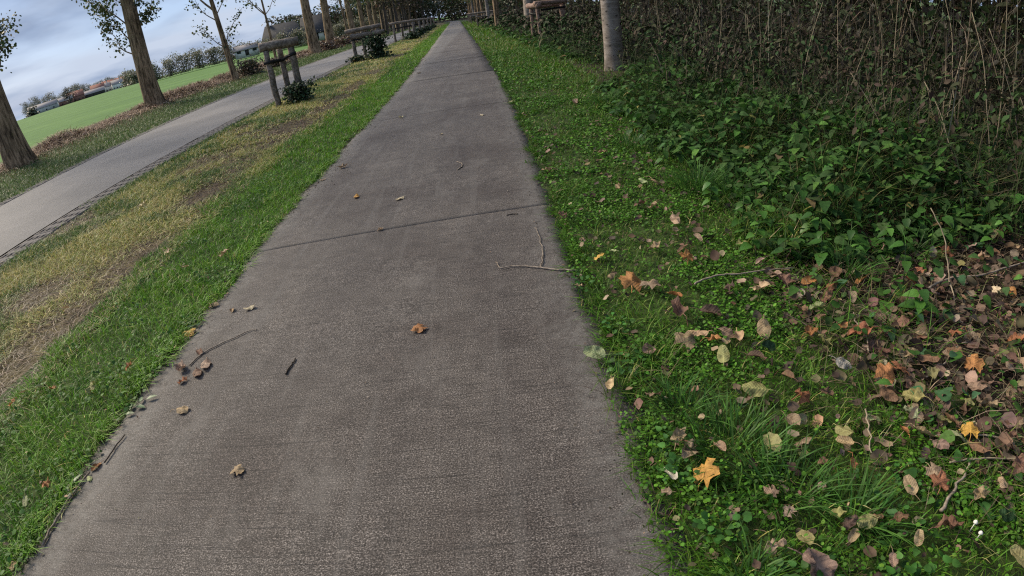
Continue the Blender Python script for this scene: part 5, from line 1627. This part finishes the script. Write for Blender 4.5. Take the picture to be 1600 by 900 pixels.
def build_guards():
    Gd = 'rustic tree guards in the median'
    # nearest: posts, one log, a strap weaving round all three
    guard('rustic tree guard nearest the camera, one log rail and black strap', Gd, (-5.62, 14.6, 0), 0,
          [(0, 0, 1.52, .085, -.02, 0), (.22, .45, 1.54, .080, -.03, 0), (.60, .30, 1.52, .088, -.03, 0)],
          [((-.17, -.05, 1.635), (.80, .34, 1.60), .125)],
          [[(-.12, -.10, 1.21), (.09, -.08, 1.21), (.13, .14, 1.20), (.20, .35, 1.19), (.28, .36, 1.20), (.46, .26, 1.26), (.54, .20, 1.28), (.71, .24, 1.30)]])
    shrub('dark green shrub growing inside the nearest tree guard', (-5.08, 14.8, 0), .55, .58, 1700, .065, GRS, group='shrubs inside the tree guards')
    # second: two stacked logs
    guard('second tree guard along the median, with two stacked log rails', Gd, (-5.95 + bd(30), 29.7, 0), .12,
          [(0, 0, 1.45, .10, 0, 0), (.45, .8, 1.5, .09, 0, 0), (1.35, .15, 1.5, .12, 0, 0)],
          [((-.35, -.05, 1.60), (1.55, .15, 1.64), .115), ((-.1, -.13, 1.30), (1.7, .0, 1.30), .125)],
          [[(-.14, -.12, 1.12), (.12, -.12, 1.12), (.9, .0, 1.12), (1.5, .0, 1.12)]])
    shrub('grey green shrub on the right side of the second tree guard', (-4.75 + bd(30), 29.6, 0), .85, 1.25, 1700, .11, GRS, group='shrubs inside the tree guards')
    shrub('low leafy growth at the left foot of the second tree guard', (-5.8 + bd(30), 28.9, 0), .55, .35, 500, .10, GRS + [(.12, .10, .05)], group='shrubs inside the tree guards')
    for k, (Y, w) in enumerate(((51, 1.75), (59, 1.8), (67, 1.8), (76, 1.8), (86, 1.8), (97, 1.8))):
        x = -6.35 + bd(Y) + .25
        guard('%s tree guard along the median, a log rail on posts in the far line' % ORD[k + 2], Gd, (x, Y, 0), .1,
              [(0, 0, 1.55, .10, 0, 0), (.7, .9, 1.5, .10, 0, 0), (w, .1, 1.55, .12, 0, 0)], [((-.3, 0, 1.66), (w + .25, .1, 1.66), .12)],
              [[(-.14, -.12, 1.2), (.6, .2, 1.2), (w + .1, 0, 1.2)]])
        shrub('dark shrub inside the %s tree guard of the line' % ORD[k + 2], (x + 1.5, Y + .2, 0), 1.0, .75, 420, .2, GRS, group='shrubs inside the tree guards', nst=4)
    # right side
    Gr = 'tree guards on the right verge'
    guard('reddish wooden tree guard on the right verge with three log rails', Gr, (2.35, 24.6, 0), 0,
          [(.18, .2, 1.55, .095, -.02, 0), (-.08, .75, 1.5, .09, 0, 0), (1.32, .9, 1.5, .14, 0, 0)],
          [((.2, -.15, 1.56), (-.18, .95, 1.58), .12), ((.02, -.02, 1.66), (1.5, .85, 1.66), .10), ((-.15, .80, 1.52), (1.45, .98, 1.54), .09)],
          [[(-.2, .70, 1.26), (.0, .62, 1.20), (.22, .08, 1.16), (.30, .12, 1.18)], [(.30, .25, 1.36), (.85, .6, 1.38), (1.42, .78, 1.40)]], M_logred)
    for k, (Y, w) in enumerate(((63, 1.7), (88, 2.6), (97, 2.6), (106, 2.6))):
        guard('%s pale log tree guard on the right verge, counted beyond the reddish one' % ORD[k], Gr, (1.75 + bd(Y), Y, 0), 0,
              [(0, 0, 1.4, .09, 0, 0), (w * .5, .7, 1.4, .09, 0, 0), (w, .1, 1.4, .1, 0, 0)], [((-.3, 0, 1.5), (w + .3, .1, 1.5), .11), ((-.1, -.1, 1.1), (w + .1, .0, 1.1), .08)], [])


# ------------------------------------------------------------------ left bank and bushes
def build_left():
    # heap of cut brown reed along the ditch
    parts = []
    for y0, y1, n, s in ((13, 27, 11000, 1.0), (27, 42, 8000, 1.4), (42, 100, 9000, 2.4)):
        y = rng.uniform(y0, y1, n); u = rng.normal(0, 1, n)
        hh = .42 * sm(.25, .55, fnoise(y * .35, y * 0, 40)) * (1 + .3 * (fnoise(y * 1.4, y * 0, 4) - .5))
        x = -17.9 + u * .8 + bend(y)
        z = hh * np.exp(-u * u / 1.3) * rng.uniform(.3, 1.05, n) + .05
        parts.append(blades_np(x, y, z, rng.uniform(.15, .5, n) * s ** .5, .022 * s, rng.uniform(1.0, 2.8, n), rng.uniform(0, 6.28, n), pick([(.24, .165, .115), (.33, .235, .165), (.13, .085, .065), (.42, .31, .22)], n, .25), 2))
    stuff('cut_reed_heap', parts, M_stalk, 'long heap of brown cut reed along the ditch between road and field', 'reed heap')
    Y = np.arange(12, 110, 1.0)
    strip('ditch_bank', -19.9, -16.4, Y, -.02, 22, M_brown, rough=.06, seed=15, zf=lambda X, Yq: .02 + .36 * np.exp(-((X - bend(Yq) + 17.9) / .9) ** 2) * sm(.25, .55, fnoise(Yq * .35, Yq * 0, 40)))
    # rank grass on the field side
    x, y = area(-20.4, -18.9, 12, 60, 7000)
    stuff('ditch_grass', [blades_np(x + bend(y), y, -.05, rng.uniform(.1, .3, len(x)), .03, rng.uniform(.2, 1.0, len(x)), rng.uniform(0, 6.28, len(x)), pick([(.06, .15, .03), (.08, .17, .04), (.05, .11, .03)], len(x), .2), 2)], M_grass, 'taller green grass along the edge of the crop field', 'grass')
    gb = 'bushes on the ditch bank'
    shrub('dark bush at the foot of the slim leaning sapling', (-17.0, 39.6, 0), 1.7, 1.25, 1500, .14, [(.04, .05, .03), (.06, .06, .035), (.08, .06, .045)], group=gb, cat='bush')
    shrub('low brown bramble right of the leaning sapling', (-16.7, 45.0, 0), 1.4, .8, 700, .16, [(.10, .06, .045), (.07, .06, .035), (.12, .08, .06)], group=gb, cat='bush')
    shrub('reddish brown bramble between the two thick trunks', (-17.9, 66.0, 0), 2.2, 1.1, 700, .24, [(.12, .07, .05), (.08, .06, .04), (.16, .10, .07)], group=gb, cat='bush')
    shrub('brown bramble past the second thick trunk', (-18.4, 77.0, 0), 3.0, 1.3, 800, .28, [(.10, .06, .045), (.07, .055, .035), (.13, .09, .06)], group=gb, cat='bush')
    shrub('dark bramble mound under the farther trunks', (-19.0, 90.0, 0), 3.0, 1.5, 700, .32, [(.06, .05, .035), (.08, .06, .04)], group=gb, cat='bush')
    # a lone white stick-like bent reed beside the road
    tube = tube_obj('bent_reed', smooth_pts([(-12.6, 32.0, .02), (-12.5, 32.1, .35), (-12.8, 32.3, .55), (-13.2, 32.4, .6)], 5), .018, M_straws, None, 5)
    tag(tube, 'pale bent reed arching over the far road verge', 'reed')


M_brown = simple_mat('reed_mulch', [(0.3, (0.035, 0.024, 0.017)), (0.6, (0.085, 0.058, 0.042)), (0.8, (0.13, 0.09, 0.065))], 6, 6, 0.95, 0.8, 0.05)


# ------------------------------------------------------------------ farm and village
def roof_mat(name, a, b):
    return simple_mat(name, [(0.3, a), (0.7, b)], 1.2, 6, 0.85, 0.3, 0.05, (1, 1, 4))


M_wwall = simple_mat('white_render', [(0.3, (0.60, 0.58, 0.53)), (0.7, (0.75, 0.73, 0.68))], 1.5, 5, 0.8, 0.1)
M_rwall = simple_mat('red_brick_wall', [(0.3, (0.17, 0.085, 0.065)), (0.7, (0.25, 0.13, 0.10))], 2.5, 6, 0.9, 0.2)
M_gwall = simple_mat('grey_wall', [(0.3, (0.36, 0.35, 0.34)), (0.7, (0.48, 0.47, 0.45))], 1.5, 5, 0.9, 0.1)
M_droof = roof_mat('dark_thatch', (0.03, 0.030, 0.033), (0.065, 0.063, 0.066))
M_rroof = roof_mat('red_roof_tiles', (0.20, 0.085, 0.065), (0.29, 0.14, 0.11))
M_groof = roof_mat('pale_sheet_roof', (0.22, 0.20, 0.20), (0.34, 0.31, 0.30))
M_glass = simple_mat('dark_window_glass', [(0.3, (0.02, 0.025, 0.03)), (0.7, (0.04, 0.045, 0.05))], 3, 2, 0.15, 0)
M_tim = simple_mat('dark_timber', [(0.3, (0.03, 0.028, 0.025)), (0.7, (0.06, 0.055, 0.05))], 3, 4, 0.7, 0.1)


def box_np(x0, x1, y0, y1, z0, z1):
    V = np.array([(x, y, z) for z in (z0, z1) for y in (y0, y1) for x in (x0, x1)], float)
    Q = np.array([(0, 2, 3, 1), (4, 5, 7, 6), (0, 1, 5, 4), (2, 6, 7, 3), (0, 4, 6, 2), (1, 3, 7, 5)])
    return V, np.vstack([Q[:, [0, 1, 2]], Q[:, [0, 2, 3]]])


def house(label, cat, group, loc, rz, Lx, Wy, eave, ridge, mw, mr, wins=4, chim=(), door=True, hip=0.0, name='house'):
    """gabled (or half hipped) building, long side along local x, front at -y"""
    t = empty(name, loc, rz)
    tag(t, label, cat, group)
    hx, hy = Lx / 2, Wy / 2
    V, F = box_np(-hx, hx, -hy, hy, -.6, eave)
    g = np.array([(-hx, -hy, eave), (-hx, hy, eave), (-hx, 0, ridge - .15), (hx, -hy, eave), (hx, hy, eave), (hx, 0, ridge - .15)])
    if hip == 0:
        V, F, _ = join_np([(V, F), (g, np.array([(0, 2, 1), (3, 4, 5)]))])
    link('wall', mesh_np('wall', V, F), mw, t)
    o_ = .35; sl = (ridge - eave) / hy
    th = .22
    ex, ey, ez = hx + o_, hy + o_, eave - o_ * sl
    rx = hx + o_ - hip
    top = [(-ex, -ey, ez), (ex, -ey, ez), (ex, ey, ez), (-ex, ey, ez), (-rx, 0, ridge), (rx, 0, ridge)]
    RV = np.array(top + [(a, b, c - th) for a, b, c in top], float)
    up = [(0, 1, 5), (0, 5, 4), (2, 3, 4), (2, 4, 5), (1, 2, 5), (3, 0, 4)]
    if hip == 0: up = up[:4]
    RF = up + [(c + 6, b + 6, a + 6) for a, b, c in up]
    ed = [(0, 1), (2, 3)] + ([(1, 5), (5, 2), (3, 4), (4, 0)] if hip == 0 else [(1, 2), (3, 0)])
    for a, b in ed: RF += [(a, b + 6, b), (a, a + 6, b + 6)]
    rf = link('roof', mesh_np('roof', RV, np.array(RF)), mr, t)
    for cx in chim:
        V, F = box_np(cx - .45, cx + .45, -.4, .4, ridge - .6, ridge + 1.1)
        ch = link('chimney', mesh_np('chimney', V, F), M_wwall, t)
        V, F = box_np(cx - .55, cx + .55, -.5, .5, ridge + 1.1, ridge + 1.7)
        link('chimney_cap', mesh_np('chimney_cap', V, F), M_tim, ch)
    for k in range(wins):
        x = -hx + Lx * (k + .5) / wins
        if door and k == wins // 2:
            V, F = box_np(x - .55, x + .55, -hy - .06, -hy + .03, 0, min(2.1, eave - .2))
            link('door', mesh_np('door', V, F), M_tim, t)
        else:
            V, F = box_np(x - .6, x + .6, -hy - .05, -hy + .03, .9, min(2.1, eave - .15))
            w = link('window', mesh_np('window', V, F), M_tim, t)
            V, F = box_np(x - .5, x + .5, -hy - .07, -hy - .052, 1.0, min(2.0, eave - .25))
            link('pane', mesh_np('pane', V, F), M_glass, w)
    return t


def polar(az, d, z=0.0):
    a = R(az)
    return (d * math.sin(a), d * math.cos(a), z)


def build_far():
    # farmhouse with its long dark roof
    z = 1.2
    p = polar(-19.3, 186, z)
    rz = R(19.3) + .06
    house('long farmhouse with a big dark roof and white chimney across the field', 'farmhouse', 'farm buildings across the field', p, rz, 13.5, 10, 2.4, 7.4, M_wwall, M_droof, 5, (-3.6,), True, 2.4, 'farmhouse')
    p = polar(-16.1, 188, z)
    house('lower white walled farm wing with a steep dark roof', 'farm wing', 'farm buildings across the field', p, R(16.1) + .06, 8.5, 9, 2.7, 7.9, M_wwall, M_droof, 3, (), True, .6, 'farm_wing')
    p = polar(-22.9, 176, z)
    house('small white outbuilding left of the farmhouse', 'outbuilding', 'farm buildings across the field', p, R(22.9), 7, 5, 2.0, 3.2, M_wwall, M_groof, 3, (), True, 0, 'outbuilding')
    gw = 'grey willow bushes at the far edge of the field'
    WIL = [(.20, .20, .13), (.25, .24, .165), (.15, .155, .10), (.30, .28, .20)]
    proto = None
    for k, (az, d, r, h) in enumerate(((-31.8, 170, 3.4, 5.6), (-30.3, 172, 3.6, 6.0), (-28.9, 172, 3.8, 6.6), (-27.5, 174, 3.6, 6.8), (-26.1, 174, 3.8, 6.4), (-24.7, 176, 3.6, 6.2), (-23.6, 178, 3.0, 5.0), (-22.2, 176, 3.0, 4.4), (-20.6, 170, 2.4, 4.2), (-19.4, 172, 2.8, 5.4),
                                   (-17.9, 172, 2.6, 5.2), (-16.9, 176, 2.0, 4.4), (-13.9, 176, 3.4, 5.0), (-12.6, 178, 3.6, 5.6), (-11.3, 180, 3.6, 5.4), (-10.0, 182, 4.0, 6), (-34.0, 300, 6, 8), (-33.2, 280, 6, 7.5))):
        lab = '%s grey green willow bush at the far field edge, counted from the left' % ORD[[0, 1, 2, 3, 4, 5, 6, 7, 8, 9, 10, 11, 12, 13, 14, 15, 16, 17][(k + 2) % 18]]
        shrub(lab, polar(az, d, z - .2), r * 1.1, h * .8, 2200, .32 if d < 250 else .7, WIL, 'bush', gw, 'willow_bush', 5)
    # village on the horizon
    gv = 'village houses on the horizon'
    zv = 1.2
    specs = [(-42.2, 560, 26, 14, 4.2, 7.6, M_gwall, M_groof, 'pale grey barn at the left end of the village', 'barn'),
             (-40.75, 575, 26, 12, 4.0, 7.2, M_rwall, M_groof, 'long red walled barn with a pale roof on the horizon', 'barn'),
             (-39.2, 585, 15, 11, 5, 9.5, M_rwall, M_rroof, 'red brick house beside the round dark tree', 'house'),
             (-38.0, 600, 30, 13, 3.2, 6.4, M_tim, M_groof, 'long low dark shed with a grey roof in the village', 'shed'),
             (-37.1, 640, 14, 10, 5.5, 10.5, M_wwall, M_rroof, 'white house with a red roof right of the long shed', 'house'),
             (-36.5, 650, 12, 9, 5.5, 9.5, M_wwall, M_groof, 'white house with a grey roof in the village centre', 'house'),
             (-35.95, 655, 15, 10, 5.5, 10.5, M_wwall, M_rroof, 'second white house with a red roof from the right', 'house'),
             (-35.3, 640, 12, 9, 5.5, 9.5, M_wwall, M_groof, 'small white gabled house near the right of the village', 'house'),
             (-34.8, 660, 15, 10, 6, 11, M_rwall, M_rroof, 'red brick house at the right end of the village', 'house'),
             (-36.2, 690, 15, 10, 7, 12, M_rwall, M_rroof, 'red roofed house behind the white ones', 'house')]
    for az, d, lx, wy, e, rg, mw, mr, lab, cat in specs:
        house(lab, cat, gv, polar(az, d, zv), -R(az) + random.uniform(-.15, .15), lx, wy, e, rg, mw, mr, 4, (lx * .3,) if cat == 'house' else (), cat == 'house', 0, cat)
    gt = 'bare village trees on the skyline'
    BARE = [(.22, .21, .18), (.27, .255, .22), (.18, .175, .15), (.23, .23, .17)]
    t0 = tree('first bare rounded tree of the village skyline, counted from the left', polar(-43.6, 720, 1), 17, .5, M_dkbark, (0, 0), [], (2.5, 17, 6.5, 1300, .85), 30, gt, name='village_tree', nl=4, pal=BARE)
    for k in range(23):
        az = -43.1 + k * .41
        copy_tree(t0, polar(az + random.uniform(-.08, .08), 720 + random.uniform(-25, 60), 1), random.uniform(0, 6.28), '%s bare rounded tree of the village skyline, counted from the left' % ORD[k + 1], gt, random.uniform(.8, 1.2))
    tr = tree('round dark tree between the two red barns', polar(-39.75, 545, 1), 10, .5, M_dkbark, (0, 0), [], (2.0, 13, 5.5, 800, .9), 31, None, name='village_tree', nl=4, pal=[(.05, .05, .045), (.065, .06, .05)])
    shrub('low hedge left of the first village barn', polar(-43.3, 520, zv), 7, 6, 400, 1.4, [(.05, .06, .04), (.07, .075, .05)], 'hedge', None, 'hedge', 4)


build_setting()
build_grass()
build_nettles()
build_litter()
build_stalks()
build_trees()
build_guards()
build_left()
build_far()
build_leaves()
build_twigs()
